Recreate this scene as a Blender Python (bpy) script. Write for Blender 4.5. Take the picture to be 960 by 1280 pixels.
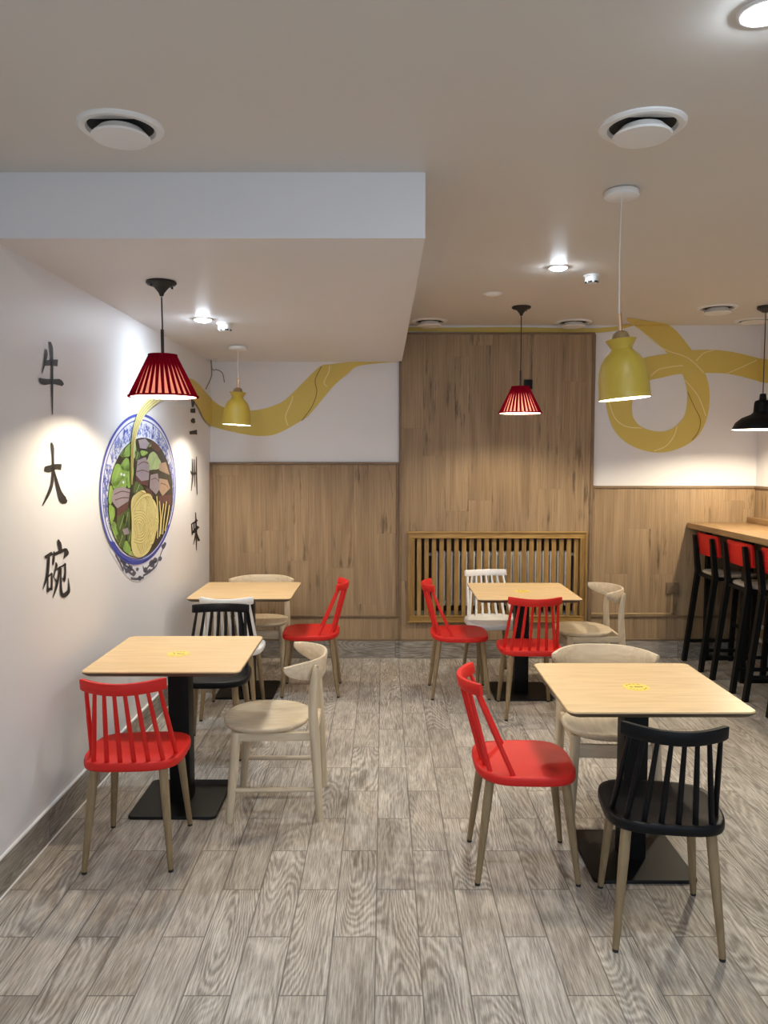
import bpy, bmesh, math, random
from mathutils import Vector, Matrix
from mathutils.geometry import tessellate_polygon

for o in list(bpy.data.objects):
    bpy.data.objects.remove(o)
SC = bpy.context.scene
COL = SC.collection
PI = math.pi

# ------------------------------------------------------------------ camera, world, lights, exposure
F_PX, PITCH, CAM_H, YAW = 963.8, 0.06909, 1.695, -0.00069
cam_d = bpy.data.cameras.new('camera')
cam_d.sensor_fit = 'VERTICAL'
cam_d.sensor_height = 36.0
cam_d.lens = F_PX / 1280 * 36.0
cam_d.clip_start = 0.05
cam = bpy.data.objects.new('camera', cam_d)
cam.location = (0, 0, CAM_H)
cam.rotation_euler = (PI / 2 - PITCH, 0, YAW)
COL.objects.link(cam)
SC.camera = cam

world = bpy.data.worlds.new('world')
world.use_nodes = True
SC.world = world
wb = world.node_tree.nodes['Background']
wb.inputs[0].default_value = (0.70, 0.84, 1.0, 1)
wb.inputs[1].default_value = 2.15

SC.view_settings.view_transform = 'Standard'
SC.view_settings.look = 'None'
SC.view_settings.gamma = 1.0
SC.view_settings.use_curve_mapping = False
SC.view_settings.exposure = 0.0
SC.cycles.use_denoising = True
SC.cycles.max_bounces = 8
SC.cycles.diffuse_bounces = 5
SC.cycles.sample_clamp_indirect = 6.0
SC.cycles.caustics_reflective = False
SC.cycles.caustics_refractive = False

WARM = (1.0, 0.86, 0.63)
COOL = (0.76, 0.88, 1.0)
P_PENDANT_RED = 1000.0     # radiance of the lamp bulbs
P_PENDANT_YEL = 900.0
P_PENDANT_BLK = 1700.0
P_SPOT = 27.0             # watts of each recessed spot
P_ROOM = 22.0             # ceiling panels of the front half of the room

CEIL, SOFF, YB, XR = 2.80, 2.50, 6.48, 3.137
def CZY(y):               # the main ceiling rises a little towards the back
    return 2.735 + 0.018 * (y - 2.9)
def XL(z):                # the plastered left wall leans a little
    return -1.49 + 0.02 * z

def area_light(name, loc, size, power, color, rot=(0, 0, 0)):
    d = bpy.data.lights.new(name, 'AREA')
    d.shape = 'RECTANGLE'; d.size, d.size_y = size; d.energy = power; d.color = color
    o = bpy.data.objects.new(name, d); o.location = loc; o.rotation_euler = rot
    COL.objects.link(o)
    return o
for lx in (-0.7, 1.7):
    area_light('ceiling_panel_light', (lx, -0.9, CZY(-0.9) - 0.03), (0.6, 0.6), P_ROOM, COOL)

# ------------------------------------------------------------------ pixel -> point on a plane of the room
_ct, _st = math.cos(PITCH), math.sin(PITCH)
def ray(px, py):
    a, b = (px - 480) / F_PX, (py - 640) / F_PX
    x, y, z = a, _ct - b * _st, -_st - b * _ct
    c, s = math.cos(YAW), math.sin(YAW)
    return Vector((x * c - y * s, x * s + y * c, z))
def on_back(px, py, y=YB):
    d = ray(px, py); t = y / d.y
    return Vector((d.x * t, y, CAM_H + d.z * t))
def on_right(px, py, x=XR):
    d = ray(px, py); t = x / d.x
    return Vector((x, d.y * t, CAM_H + d.z * t))
def on_ceil(px, py, off=0.0):
    d = ray(px, py); t = (2.735 - 0.018 * 2.9 - off - CAM_H) / (d.z - 0.018 * d.y)
    return Vector((d.x * t, d.y * t, CAM_H + d.z * t))
def on_soff(px, py):
    d = ray(px, py); t = (SOFF - CAM_H) / d.z
    return Vector((d.x * t, d.y * t, SOFF))
def on_left(px, py, off=0.0):
    d = ray(px, py)          # x*t = -1.49+off + .02*(H + dz*t)
    t = (-1.49 + off + 0.02 * CAM_H) / (d.x - 0.02 * d.z)
    return Vector((d.x * t, d.y * t, CAM_H + d.z * t))

# ------------------------------------------------------------------ mesh helpers
def new(): return bmesh.new()

def obj(name, bm, mats, parent=None, loc=None, rot=None, smooth=40):
    me = bpy.data.meshes.new(name)
    bmesh.ops.recalc_face_normals(bm, faces=bm.faces) if not getattr(bm, 'keepn', False) else None
    bm.to_mesh(me); bm.free()
    for m in (mats if isinstance(mats, (list, tuple)) else [mats]):
        me.materials.append(m)
    if smooth:
        me.polygons.foreach_set('use_smooth', [True] * len(me.polygons))
        me.set_sharp_from_angle(angle=math.radians(smooth))
    o = bpy.data.objects.new(name, me)
    COL.objects.link(o)
    if parent: o.parent = parent
    if loc is not None: o.location = loc
    if rot is not None: o.rotation_euler = rot
    return o

def thing(name, label, cat, loc=(0, 0, 0), rz=0.0, group=None):
    o = bpy.data.objects.new(name, None)
    o.empty_display_size = 0.1
    COL.objects.link(o)
    o.location = loc; o.rotation_euler = (0, 0, rz)
    tag(o, label, cat, group)
    return o
def tag(o, label, cat, group=None):
    o['label'] = label; o['category'] = cat
    if group: o['group'] = group
    return o
def struct(name, bm, mats, smooth=0):
    o = obj(name, bm, mats, smooth=smooth)
    o['kind'] = 'structure'
    return o
def dup(root, loc, rz, label, group=None):
    r = root.copy(); COL.objects.link(r)
    r.location = loc; r.rotation_euler = (0, 0, rz)
    r['label'] = label
    if group: r['group'] = group
    for ch in list(root.children):
        c = ch.copy(); COL.objects.link(c); c.parent = r
        for g in list(ch.children):
            d = g.copy(); COL.objects.link(d); d.parent = c
    return r
def paint(root, partnames, mat):
    """give a copied thing's parts another finish (their own mesh data)"""
    for ch in root.children:
        if ch.name.split('.')[0] in partnames:
            ch.data = ch.data.copy()
            ch.data.materials[0] = mat

def box(bm, x0, x1, y0, y1, z0, z1, mi=0, bev=0.0, seg=2):
    vs = [bm.verts.new(p) for p in ((x0, y0, z0), (x1, y0, z0), (x1, y1, z0), (x0, y1, z0), (x0, y0, z1), (x1, y0, z1), (x1, y1, z1), (x0, y1, z1))]
    fs = []
    for q in ((0, 3, 2, 1), (4, 5, 6, 7), (0, 1, 5, 4), (1, 2, 6, 5), (2, 3, 7, 6), (3, 0, 4, 7)):
        f = bm.faces.new([vs[i] for i in q]); f.material_index = mi; fs.append(f)
    if bev:
        es = list({e for f in fs for e in f.edges})
        r = bmesh.ops.bevel(bm, geom=es, offset=bev, segments=seg, profile=0.6, affect='EDGES')
        for f in r['faces']: f.material_index = mi
    return fs

def frame_of(d):
    d = d.normalized()
    up = Vector((0, 0, 1)) if abs(d.z) < 0.95 else Vector((0, 1, 0))
    a = d.cross(up).normalized(); b = d.cross(a).normalized()
    return a, b

def tube(bm, pts, radii, n=12, mi=0, caps=True, flat=1.0):
    pts = [Vector(p) for p in pts]
    if not isinstance(radii, (list, tuple)): radii = [radii] * len(pts)
    rings = []
    a = b = None
    for i, p in enumerate(pts):
        d = pts[min(i + 1, len(pts) - 1)] - pts[max(i - 1, 0)]
        if a is None: a, b = frame_of(d)
        else:
            d = d.normalized(); a = (a - d * a.dot(d)).normalized(); b = d.cross(a).normalized()
        rings.append([bm.verts.new(p + (a * math.cos(t) + b * flat * math.sin(t)) * radii[i]) for t in [2 * PI * k / n for k in range(n)]])
    for r0, r1 in zip(rings, rings[1:]):
        for k in range(n):
            f = bm.faces.new((r0[k], r0[(k + 1) % n], r1[(k + 1) % n], r1[k])); f.material_index = mi
    if caps:
        for r in (rings[0], rings[-1]):
            f = bm.faces.new(r); f.material_index = mi
    return rings

def lathe(bm, prof, n=48, mi=0, cx=0, cy=0, close=False):
    """prof: list of (r, z); r == 0 makes a pole"""
    rings = []
    for r, z in prof:
        if r <= 1e-6: rings.append([bm.verts.new((cx, cy, z))])
        else: rings.append([bm.verts.new((cx + r * math.cos(2 * PI * k / n), cy + r * math.sin(2 * PI * k / n), z)) for k in range(n)])
    pairs = list(zip(rings, rings[1:])) + ([(rings[-1], rings[0])] if close else [])
    for r0, r1 in pairs:
        for k in range(n):
            q = [r0[k % len(r0)], r0[(k + 1) % len(r0)], r1[(k + 1) % len(r1)], r1[k % len(r1)]]
            u = []
            for v in q:
                if v not in u: u.append(v)
            if len(u) > 2:
                f = bm.faces.new(u); f.material_index = mi
    return rings

def loft(bm, rings, mi=0, cap=True):
    R = [[bm.verts.new(p) for p in r] for r in rings]
    n = len(R[0])
    for r0, r1 in zip(R, R[1:]):
        for k in range(n):
            f = bm.faces.new((r0[k], r0[(k + 1) % n], r1[(k + 1) % n], r1[k])); f.material_index = mi
    if cap:
        for r in (R[0], R[-1]):
            f = bm.faces.new(r); f.material_index = mi
    return R

def rounded_rect(hx, hy, r, seg=6):
    out = []
    for cx, cy, a0 in ((hx - r, hy - r, 0), (-hx + r, hy - r, 90), (-hx + r, -hy + r, 180), (hx - r, -hy + r, 270)):
        for k in range(seg + 1):
            a = math.radians(a0 + 90 * k / seg)
            out.append((cx + r * math.cos(a), cy + r * math.sin(a)))
    return out

def poly(bm, pts, mi=0):
    """one concave outline, filled"""
    pts = [Vector(p) for p in pts]
    vs = [bm.verts.new(p) for p in pts]
    for t in tessellate_polygon([pts]):
        if len(set(t)) == 3:
            try:
                f = bm.faces.new([vs[i] for i in t]); f.material_index = mi
            except ValueError:
                pass

def smooth_line(pts, sub=6):
    """Catmull-Rom through 2-D..n-D tuples"""
    P = [tuple(p) for p in pts]
    P = [P[0]] + P + [P[-1]]
    out = []
    for i in range(1, len(P) - 2):
        for k in range(sub):
            t = k / sub
            out.append(tuple(0.5 * (2 * b + (c - a) * t + (2 * a - 5 * b + 4 * c - d) * t * t + (3 * b - a - 3 * c + d) * t ** 3)
                             for a, b, c, d in zip(P[i - 1], P[i], P[i + 1], P[i + 2])))
    out.append(P[-2])
    return out

# ------------------------------------------------------------------ materials
class NT:
    def __init__(s, name):
        s.m = bpy.data.materials.new(name); s.m.use_nodes = True
        s.t = s.m.node_tree; s.b = s.t.nodes['Principled BSDF']; s.out = s.t.nodes['Material Output']
    def n(s, ty, **kw):
        x = s.t.nodes.new(ty)
        for k, v in kw.items(): setattr(x, k, v)
        return x
    def put(s, sock, v):
        if isinstance(v, bpy.types.NodeSocket): s.t.links.new(v, sock)
        else: sock.default_value = v
    def math(s, op, a, b=0.0, c=0.0):
        x = s.n('ShaderNodeMath', operation=op)
        for i, v in enumerate((a, b, c)): s.put(x.inputs[i], v)
        return x.outputs[0]
    def comb(s, x, y, z):
        c = s.n('ShaderNodeCombineXYZ')
        for i, v in enumerate((x, y, z)): s.put(c.inputs[i], v)
        return c.outputs[0]
    def coord(s):
        tc = s.n('ShaderNodeTexCoord'); sp = s.n('ShaderNodeSeparateXYZ')
        s.t.links.new(tc.outputs['Object'], sp.inputs[0])
        return sp.outputs[0], sp.outputs[1], sp.outputs[2]
    def noise(s, vec, scale, detail=3.0, rough=0.55):
        x = s.n('ShaderNodeTexNoise'); s.put(x.inputs['Vector'], vec)
        x.inputs['Scale'].default_value = scale; x.inputs['Detail'].default_value = detail; x.inputs['Roughness'].default_value = rough
        return x.outputs['Fac']
    def white(s, vec):
        x = s.n('ShaderNodeTexWhiteNoise'); s.put(x.inputs['Vector'], vec); return x.outputs['Value'], x.outputs['Color']
    def ramp(s, fac, stops):
        x = s.n('ShaderNodeValToRGB'); s.put(x.inputs[0], fac)
        e = x.color_ramp.elements
        while len(e) < len(stops): e.new(0.5)
        for el, (p, c) in zip(e, stops):
            el.position = p; el.color = (*c, 1) if not isinstance(c, float) else (c, c, c, 1)
        return x.outputs[0]
    def mix(s, fac, a, b, mode='MIX'):
        x = s.n('ShaderNodeMix', data_type='RGBA', blend_type=mode)
        s.put(x.inputs[0], fac)
        for sock, v in ((x.inputs[6], a), (x.inputs[7], b)):
            s.put(sock, (*v, 1) if isinstance(v, tuple) and len(v) == 3 else v)
        return x.outputs[2]
    def bump(s, h, strength=0.2, dist=0.002):
        x = s.n('ShaderNodeBump'); x.inputs['Strength'].default_value = strength; x.inputs['Distance'].default_value = dist
        s.put(x.inputs['Height'], h); s.t.links.new(x.outputs[0], s.b.inputs['Normal'])
    def color(s, c): s.put(s.b.inputs['Base Color'], (*c, 1) if isinstance(c, tuple) else c)
    def rough(s, r): s.put(s.b.inputs['Roughness'], r)

def plain(name, c, rough=0.5, metal=0.0, spec=0.5, vary=0.06, scale=20.0):
    k = NT(name)
    x, y, z = k.coord()
    f = k.noise(k.comb(x, y, z), scale, 2.0)
    k.color(k.mix(f, tuple(v * (1 - vary) for v in c), tuple(min(1, v * (1 + vary)) for v in c)))
    k.rough(rough); k.b.inputs['Metallic'].default_value = metal
    k.b.inputs['Specular IOR Level'].default_value = spec
    return k.m

def emitter(name, c, strength):
    m = bpy.data.materials.new(name); m.use_nodes = True
    t = m.node_tree; t.nodes.clear()
    e = t.nodes.new('ShaderNodeEmission'); o = t.nodes.new('ShaderNodeOutputMaterial')
    e.inputs[0].default_value = (*c, 1); e.inputs[1].default_value = strength
    t.links.new(e.outputs[0], o.inputs[0])
    return m

def plaster(name, c):
    k = NT(name)
    x, y, z = k.coord(); v = k.comb(x, y, z)
    a = k.noise(v, 1.6, 3.0)
    k.color(k.mix(a, tuple(q * 0.965 for q in c), c))
    k.rough(0.5); k.b.inputs['Specular IOR Level'].default_value = 0.3
    k.bump(k.noise(v, 260.0, 2.0), 0.12, 0.001)
    return k.m

def tiles(k, u, v, w, l, u0, v0, half=True):
    """boards of width w and length l, each row shifted by half; returns random colour and joint mask"""
    a = k.math('DIVIDE', k.math('SUBTRACT', u, u0), w)
    row = k.math('FLOOR', a)
    odd = k.math('MODULO', k.math('ABSOLUTE', row), 2.0)
    b = k.math('ADD', k.math('DIVIDE', k.math('SUBTRACT', v, v0), l), k.math('MULTIPLY', odd, 0.5)) if half else k.math('ADD', k.math('DIVIDE', k.math('SUBTRACT', v, v0), l), k.white(k.comb(row, 1.3, 8.1))[0])
    col = k.math('FLOOR', b)
    fa, fb = k.math('FRACT', a), k.math('FRACT', b)
    da = k.math('MULTIPLY', k.math('MINIMUM', fa, k.math('SUBTRACT', 1.0, fa)), w)
    db = k.math('MULTIPLY', k.math('MINIMUM', fb, k.math('SUBTRACT', 1.0, fb)), l)
    return k.white(k.comb(row, col, 3.7)), k.math('MINIMUM', da, db), row, col

def limed_tile(name, axis_u=0, axis_v=1, u0=-0.027, v0=2.328, w=0.152, l=0.602, tone=1.0):
    k = NT(name)
    co = k.coord(); u, v = co[axis_u], co[axis_v]
    (rv, rc), joint, row, col = tiles(k, u, v, w, l, u0, v0)
    off = k.math('MULTIPLY', rv, 37.0)
    pu, pv = k.math('ADD', u, off), k.math('ADD', v, k.math('MULTIPLY', rv, 91.0))
    big = k.noise(k.comb(k.math('MULTIPLY', pu, 5.0), k.math('MULTIPLY', pv, 0.75), off), 1.0, 1.0, 0.4)
    wob = k.noise(k.comb(k.math('MULTIPLY', pu, 40.0), k.math('MULTIPLY', pv, 12.0), off), 1.0, 2.0, 0.5)
    ph = k.math('ADD', k.math('MULTIPLY', big, 250.0), k.math('MULTIPLY', wob, 8.0))
    contour = k.math('ADD', k.math('MULTIPLY', k.math('SINE', ph), 0.5), 0.5)
    fine = k.noise(k.comb(k.math('MULTIPLY', pu, 210.0), k.math('MULTIPLY', pv, 9.0), off), 1.0, 3.0, 0.65)
    mid = k.noise(k.comb(k.math('MULTIPLY', pu, 16.0), k.math('MULTIPLY', pv, 4.0), off), 1.0, 2.0)
    wt = k.ramp(k.math('FRACT', k.math('MULTIPLY', rv, 7.3)), [(0.15, 0.06), (0.85, 0.24)])
    g = k.math('ADD', k.math('ADD', k.math('MULTIPLY', k.math('SUBTRACT', contour, 0.5), wt), k.math('MULTIPLY', fine, 0.95)), k.math('MULTIPLY', mid, 0.45))
    c = k.ramp(g, [(0.46, (0.19 * tone, 0.160 * tone, 0.130 * tone)), (0.64, (0.33 * tone, 0.292 * tone, 0.245 * tone)),
                   (0.78, (0.46 * tone, 0.418 * tone, 0.362 * tone)), (0.95, (0.62 * tone, 0.578 * tone, 0.515 * tone))])
    c = k.mix(1.0, c, k.ramp(rv, [(0.0, (0.80, 0.79, 0.78)), (1.0, (1.0, 1.0, 1.0))]), 'MULTIPLY')
    jm = k.ramp(joint, [(0.0, 1.0), (0.0020, 1.0), (0.0030, 0.0)])
    c = k.mix(jm, c, (0.10, 0.085, 0.07))
    k.color(c); k.rough(k.ramp(g, [(0.3, 0.55), (1.0, 0.40)]))
    k.bump(k.math('SUBTRACT', g, k.math('MULTIPLY', jm, 1.2)), 0.25, 0.0015)
    return k.m

def oak_board(name, axis_u=0, axis_v=2, w=0.193, l=1.285, u0=0.137, v0=0.15, dark=(0.185, 0.122, 0.066), light=(0.425, 0.300, 0.180), seam=0.13, freq=40.0):
    k = NT(name)
    co = k.coord(); u, v = co[axis_u], co[axis_v]
    (rv, rc), joint, row, col = tiles(k, u, v, w, l, u0, v0, False)
    off = k.math('MULTIPLY', rv, 29.0)
    pu, pv = k.math('ADD', u, off), k.math('ADD', v, k.math('MULTIPLY', rv, 53.0))
    big = k.noise(k.comb(k.math('MULTIPLY', pu, 4.0), k.math('MULTIPLY', pv, 0.35), off), 1.0, 2.0, 0.5)
    contour = k.math('ADD', k.math('MULTIPLY', k.math('SINE', k.math('MULTIPLY', big, freq)), 0.5), 0.5)
    fine = k.noise(k.comb(k.math('MULTIPLY', pu, 110.0), k.math('MULTIPLY', pv, 2.2), off), 1.0, 5.0, 0.65)
    mid = k.noise(k.comb(k.math('MULTIPLY', pu, 13.0), k.math('MULTIPLY', pv, 0.6), off), 1.0, 3.0)
    crack = k.noise(k.comb(k.math('MULTIPLY', pu, 26.0), k.math('MULTIPLY', pv, 2.6), off), 1.0, 5.0, 0.62)
    knot = k.noise(k.comb(k.math('MULTIPLY', pu, 3.0), k.math('MULTIPLY', pv, 1.6), off), 1.0, 1.0, 0.5)
    g = k.math('ADD', k.math('ADD', k.math('MULTIPLY', contour, 0.10), k.math('MULTIPLY', fine, 0.62)), k.math('MULTIPLY', mid, 0.36))
    c = k.ramp(g, [(0.30, dark), (0.78, light)])
    km = k.math('MULTIPLY', k.ramp(crack, [(0.54, 0.0), (0.66, 0.75)]), k.ramp(knot, [(0.50, 0.0), (0.62, 1.0)]))
    c = k.mix(km, c, tuple(q * 0.42 for q in dark))
    c = k.mix(1.0, c, k.ramp(rv, [(0.0, (0.90, 0.89, 0.88)), (1.0, (1.03, 1.02, 1.0))]), 'MULTIPLY')
    jm = k.ramp(joint, [(0.0, seam), (0.0012, seam), (0.0025, 0.0)])
    c = k.mix(jm, c, tuple(q * 0.5 for q in dark))
    k.color(c); k.rough(0.5); k.b.inputs['Specular IOR Level'].default_value = 0.35
    k.bump(g, 0.08, 0.001)
    return k.m

def grain(name, dark, light, axis=2, s_across=55.0, s_along=3.0, rough=0.5, contrast=0.35, objrand=0.0):
    k = NT(name)
    co = list(k.coord())
    sc = [s_across] * 3; sc[axis] = s_along
    oi = k.n('ShaderNodeObjectInfo')
    r = k.math('MULTIPLY', oi.outputs['Random'], 40.0)
    v = k.comb(*[k.math('ADD', k.math('MULTIPLY', c, q), r) for c, q in zip(co, sc)])
    sc2 = [s_across * 0.16] * 3; sc2[axis] = s_along * 0.5
    v2 = k.comb(*[k.math('ADD', k.math('MULTIPLY', c, q), r) for c, q in zip(co, sc2)])
    f = k.noise(v, 1.0, 4.0, 0.6)
    big = k.noise(v2, 1.0, 2.0)
    wv = k.math('ADD', k.math('MULTIPLY', k.math('SINE', k.math('MULTIPLY', big, 46.0)), 0.5), 0.5)
    g = k.math('ADD', k.math('MULTIPLY', f, 0.8), k.math('MULTIPLY', wv, 0.2))
    c = k.ramp(g, [(0.5 - contrast, dark), (0.5 + contrast, light)])
    if objrand:
        c = k.mix(1.0, c, k.ramp(oi.outputs['Random'], [(0.0, (1 - objrand, 1 - objrand * 1.1, 1 - objrand * 1.25)), (1.0, (1.0, 1.0, 1.0))]), 'MULTIPLY')
    k.color(c); k.rough(rough); k.b.inputs['Specular IOR Level'].default_value = 0.4
    k.bump(g, 0.06, 0.0006)
    return k.m

M = {}
M['wall'] = plaster('white_plaster', (0.79, 0.775, 0.785))
M['ceiling'] = plaster('ceiling_paint', (0.70, 0.665, 0.615))
M['floor'] = limed_tile('limed_wood_floor_tile', tone=1.10)
M['skirt_back'] = limed_tile('skirting_tile_back', 2, 0, 0.0, 0.1, 0.152, 0.602, 0.72)
M['skirt_left'] = limed_tile('skirting_tile_left', 2, 1, 0.0, 0.3, 0.152, 0.602, 0.80)
M['bead'] = plain('white_bead', (0.80, 0.78, 0.75), 0.5)
M['oak'] = oak_board('oak_cladding')
M['oak_trim'] = grain('oak_trim', (0.13, 0.082, 0.045), (0.24, 0.155, 0.09), 0, rough=0.5)
M['oak_trim_v'] = grain('oak_trim_upright', (0.13, 0.082, 0.045), (0.24, 0.155, 0.09), 2, rough=0.5)
M['golden_h'] = grain('varnished_pine_rail', (0.24, 0.13, 0.030), (0.46, 0.285, 0.085), 0, 50, 3, 0.32, objrand=0.15)
M['golden'] = grain('varnished_pine', (0.23, 0.125, 0.032), (0.47, 0.29, 0.095), 2, 50, 3, 0.35, objrand=0.32)
M['ash_top'] = grain('ash_veneer', (0.60, 0.40, 0.20), (0.80, 0.585, 0.33), 0, 40, 2.2, 0.38, 0.42)
M['edge'] = grain('table_edge', (0.07, 0.048, 0.028), (0.14, 0.10, 0.06), 0, rough=0.5)
M['ash'] = grain('pale_ash', (0.47, 0.375, 0.25), (0.68, 0.57, 0.41), 2, 60, 4, 0.5)
M['ash_flat'] = grain('pale_ash_seat', (0.48, 0.38, 0.255), (0.68, 0.57, 0.41), 1, 60, 4, 0.45)
M['ash_band'] = grain('pale_ash_back', (0.54, 0.43, 0.295), (0.74, 0.62, 0.455), 0, 60, 4, 0.45)
M['leg'] = grain('beech_leg', (0.19, 0.13, 0.065), (0.31, 0.225, 0.125), 2, 70, 5, 0.45)
M['red'] = plain('red_plastic', (0.62, 0.020, 0.015), 0.5, spec=0.28, vary=0.04)
M['black'] = plain('black_plastic', (0.006, 0.006, 0.007), 0.42, spec=0.16, vary=0.1)
M['white'] = plain('white_plastic', (0.80, 0.79, 0.78), 0.4, vary=0.02)
M['blackmetal'] = plain('black_powder_coat', (0.006, 0.006, 0.006), 0.45, spec=0.16, vary=0.1)
M['pad'] = plain('black_rubber', (0.015, 0.014, 0.013), 0.7)
M['bar'] = grain('bar_top_oak', (0.22, 0.125, 0.052), (0.40, 0.255, 0.125), 1, 45, 2.5, 0.4)
M['stoolwood'] = grain('grey_stool_seat', (0.30, 0.25, 0.20), (0.56, 0.50, 0.42), 1, 40, 3, 0.5)
M['yellow_metal'] = plain('mustard_enamel', (0.51, 0.36, 0.046), 0.42, vary=0.03)
M['lampwhite'] = plain('white_enamel', (0.85, 0.84, 0.80), 0.5, vary=0.02)
M['brass'] = plain('copper_tube', (0.62, 0.40, 0.24), 0.28, 1.0)
M['knobwood'] = grain('lamp_wood', (0.20, 0.125, 0.05), (0.36, 0.24, 0.11), 2, 60, 8, 0.5)
M['cordwhite'] = plain('white_cord', (0.72, 0.68, 0.62), 0.6)
M['cordblack'] = plain('black_cord', (0.012, 0.011, 0.010), 0.5)
M['whiteplastic'] = plain('white_fitting', (0.82, 0.81, 0.79), 0.4, vary=0.02)
M['dark'] = plain('dark_gap', (0.012, 0.011, 0.010), 0.8)
M['niche'] = plain('niche_dark_brown', (0.10, 0.065, 0.045), 0.8)  # even dark brown for the back of the radiator niche
M['radiator'] = plain('radiator_enamel', (0.80, 0.78, 0.74), 0.35, vary=0.02)
M['ink'] = plain('black_wall_paint', (0.016, 0.012, 0.010), 0.6, vary=0.1)
M['ribbon'] = plain('mustard_wall_paint', (0.64, 0.49, 0.115), 0.6, vary=0.05, scale=4)
M['ribbon_light'] = plain('cream_wall_paint', (0.80, 0.70, 0.36), 0.6)
M['ribbon_dark'] = plain('ochre_wall_paint', (0.22, 0.15, 0.03), 0.6)
M['china'] = plain('china_white_paint', (0.78, 0.78, 0.84), 0.6, vary=0.03)
M['blue'] = plain('cobalt_paint', (0.065, 0.085, 0.42), 0.6)
M['blue_pale'] = plain('pale_cobalt_paint', (0.26, 0.30, 0.62), 0.6)
M['broth'] = plain('broth_paint', (0.045, 0.035, 0.018), 0.6, vary=0.3)
M['green'] = plain('leaf_paint', (0.26, 0.42, 0.08), 0.6, vary=0.35, scale=14)
M['green_dark'] = plain('dark_leaf_paint', (0.09, 0.13, 0.03), 0.6, vary=0.3)
M['green_pale'] = plain('pale_leaf_paint', (0.42, 0.50, 0.22), 0.6, vary=0.2)
M['meat'] = plain('meat_paint', (0.34, 0.27, 0.28), 0.6, vary=0.2, scale=12)
M['meat_dark'] = plain('meat_edge_paint', (0.13, 0.05, 0.04), 0.6, vary=0.2)
M['meat_tan'] = plain('tan_meat_paint', (0.42, 0.28, 0.19), 0.6, vary=0.2)
M['noodle'] = plain('noodle_paint', (0.80, 0.68, 0.28), 0.6, vary=0.1, scale=10)
M['noodle_line'] = plain('noodle_line_paint', (0.46, 0.33, 0.08), 0.6)
M['noodle_pale'] = plain('pale_noodle_paint', (0.72, 0.68, 0.32), 0.6, vary=0.08)
M['grey_line'] = plain('grey_scroll_paint', (0.10, 0.10, 0.14), 0.6)
M['sticker'] = plain('yellow_sticker', (0.86, 0.63, 0.12), 0.5)
M['print'] = plain('sticker_print', (0.11, 0.075, 0.02), 0.6)
M['socket'] = plain('brown_socket', (0.14, 0.095, 0.06), 0.5)
M['conduit'] = grain('golden_conduit', (0.36, 0.25, 0.12), (0.46, 0.33, 0.17), 0, rough=0.5)
M['cable'] = plain('grey_cable', (0.22, 0.20, 0.18), 0.6)
M['pipe'] = plain('white_pipe', (0.74, 0.74, 0.72), 0.4)
M['bulb_red'] = emitter('warm_bulb', WARM, P_PENDANT_RED)
M['bulb_yel'] = emitter('white_bulb', (1.0, 0.88, 0.70), P_PENDANT_YEL)
M['bulb_blk'] = emitter('warm_bar_bulb', WARM, P_PENDANT_BLK)
M['led'] = emitter('cool_led', COOL, 420.0)

def fabric(name, dif, tra, k_tr):
    m = bpy.data.materials.new(name); m.use_nodes = True
    t = m.node_tree; t.nodes.clear()
    d = t.nodes.new('ShaderNodeBsdfDiffuse'); r = t.nodes.new('ShaderNodeBsdfTranslucent')
    x = t.nodes.new('ShaderNodeMixShader'); o = t.nodes.new('ShaderNodeOutputMaterial')
    w = t.nodes.new('ShaderNodeTexNoise'); w.inputs['Scale'].default_value = 300.0
    mx = t.nodes.new('ShaderNodeMix'); mx.data_type = 'RGBA'
    t.links.new(w.outputs['Fac'], mx.inputs[0])
    mx.inputs[6].default_value = (*[q * 0.85 for q in dif], 1); mx.inputs[7].default_value = (*dif, 1)
    t.links.new(mx.outputs[2], d.inputs[0])
    r.inputs[0].default_value = (*tra, 1)
    x.inputs[0].default_value = k_tr
    t.links.new(d.outputs[0], x.inputs[1]); t.links.new(r.outputs[0], x.inputs[2]); t.links.new(x.outputs[0], o.inputs[0])
    return m
M['liner'] = fabric('white_lamp_lining', (0.85, 0.82, 0.76), (0.85, 0.80, 0.72), 0.16)
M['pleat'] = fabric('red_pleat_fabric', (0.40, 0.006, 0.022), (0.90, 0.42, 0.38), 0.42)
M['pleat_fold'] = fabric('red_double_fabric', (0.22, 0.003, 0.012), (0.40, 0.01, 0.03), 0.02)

# ------------------------------------------------------------------ the room
YF = -2.4                                      # shop-front side, behind the photographer
bm = new(); box(bm, -1.75, XR + 0.2, YF - 0.2, YB + 0.35, -0.08, 0.0); struct('floor', bm, M['floor'])
bm = new(); loft(bm, [[(-1.75, y, CZY(y)), (XR + .2, y, CZY(y)), (XR + .2, y, CZY(y) + .12), (-1.75, y, CZY(y) + .12)] for y in (YF - .2, YB + .35)]); struct('ceiling', bm, M['ceiling'])
bm = new(); box(bm, -1.70, 0.153, 2.885, YB + 0.02, SOFF, CEIL + 0.03)
for f in bm.faces:
    if abs(f.normal.z) < .5: f.material_index = 1
struct('ceiling_soffit', bm, [M['ceiling'], M['wall']])
bm = new()
loft(bm, [[(-1.75, y, -0.05), (XL(-0.05), y, -0.05), (XL(CEIL + .02), y, CEIL + 0.02), (-1.75, y, CEIL + 0.02)] for y in (YF - 0.1, YB + 0.05)])
struct('wall_left', bm, M['wall'])
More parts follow.
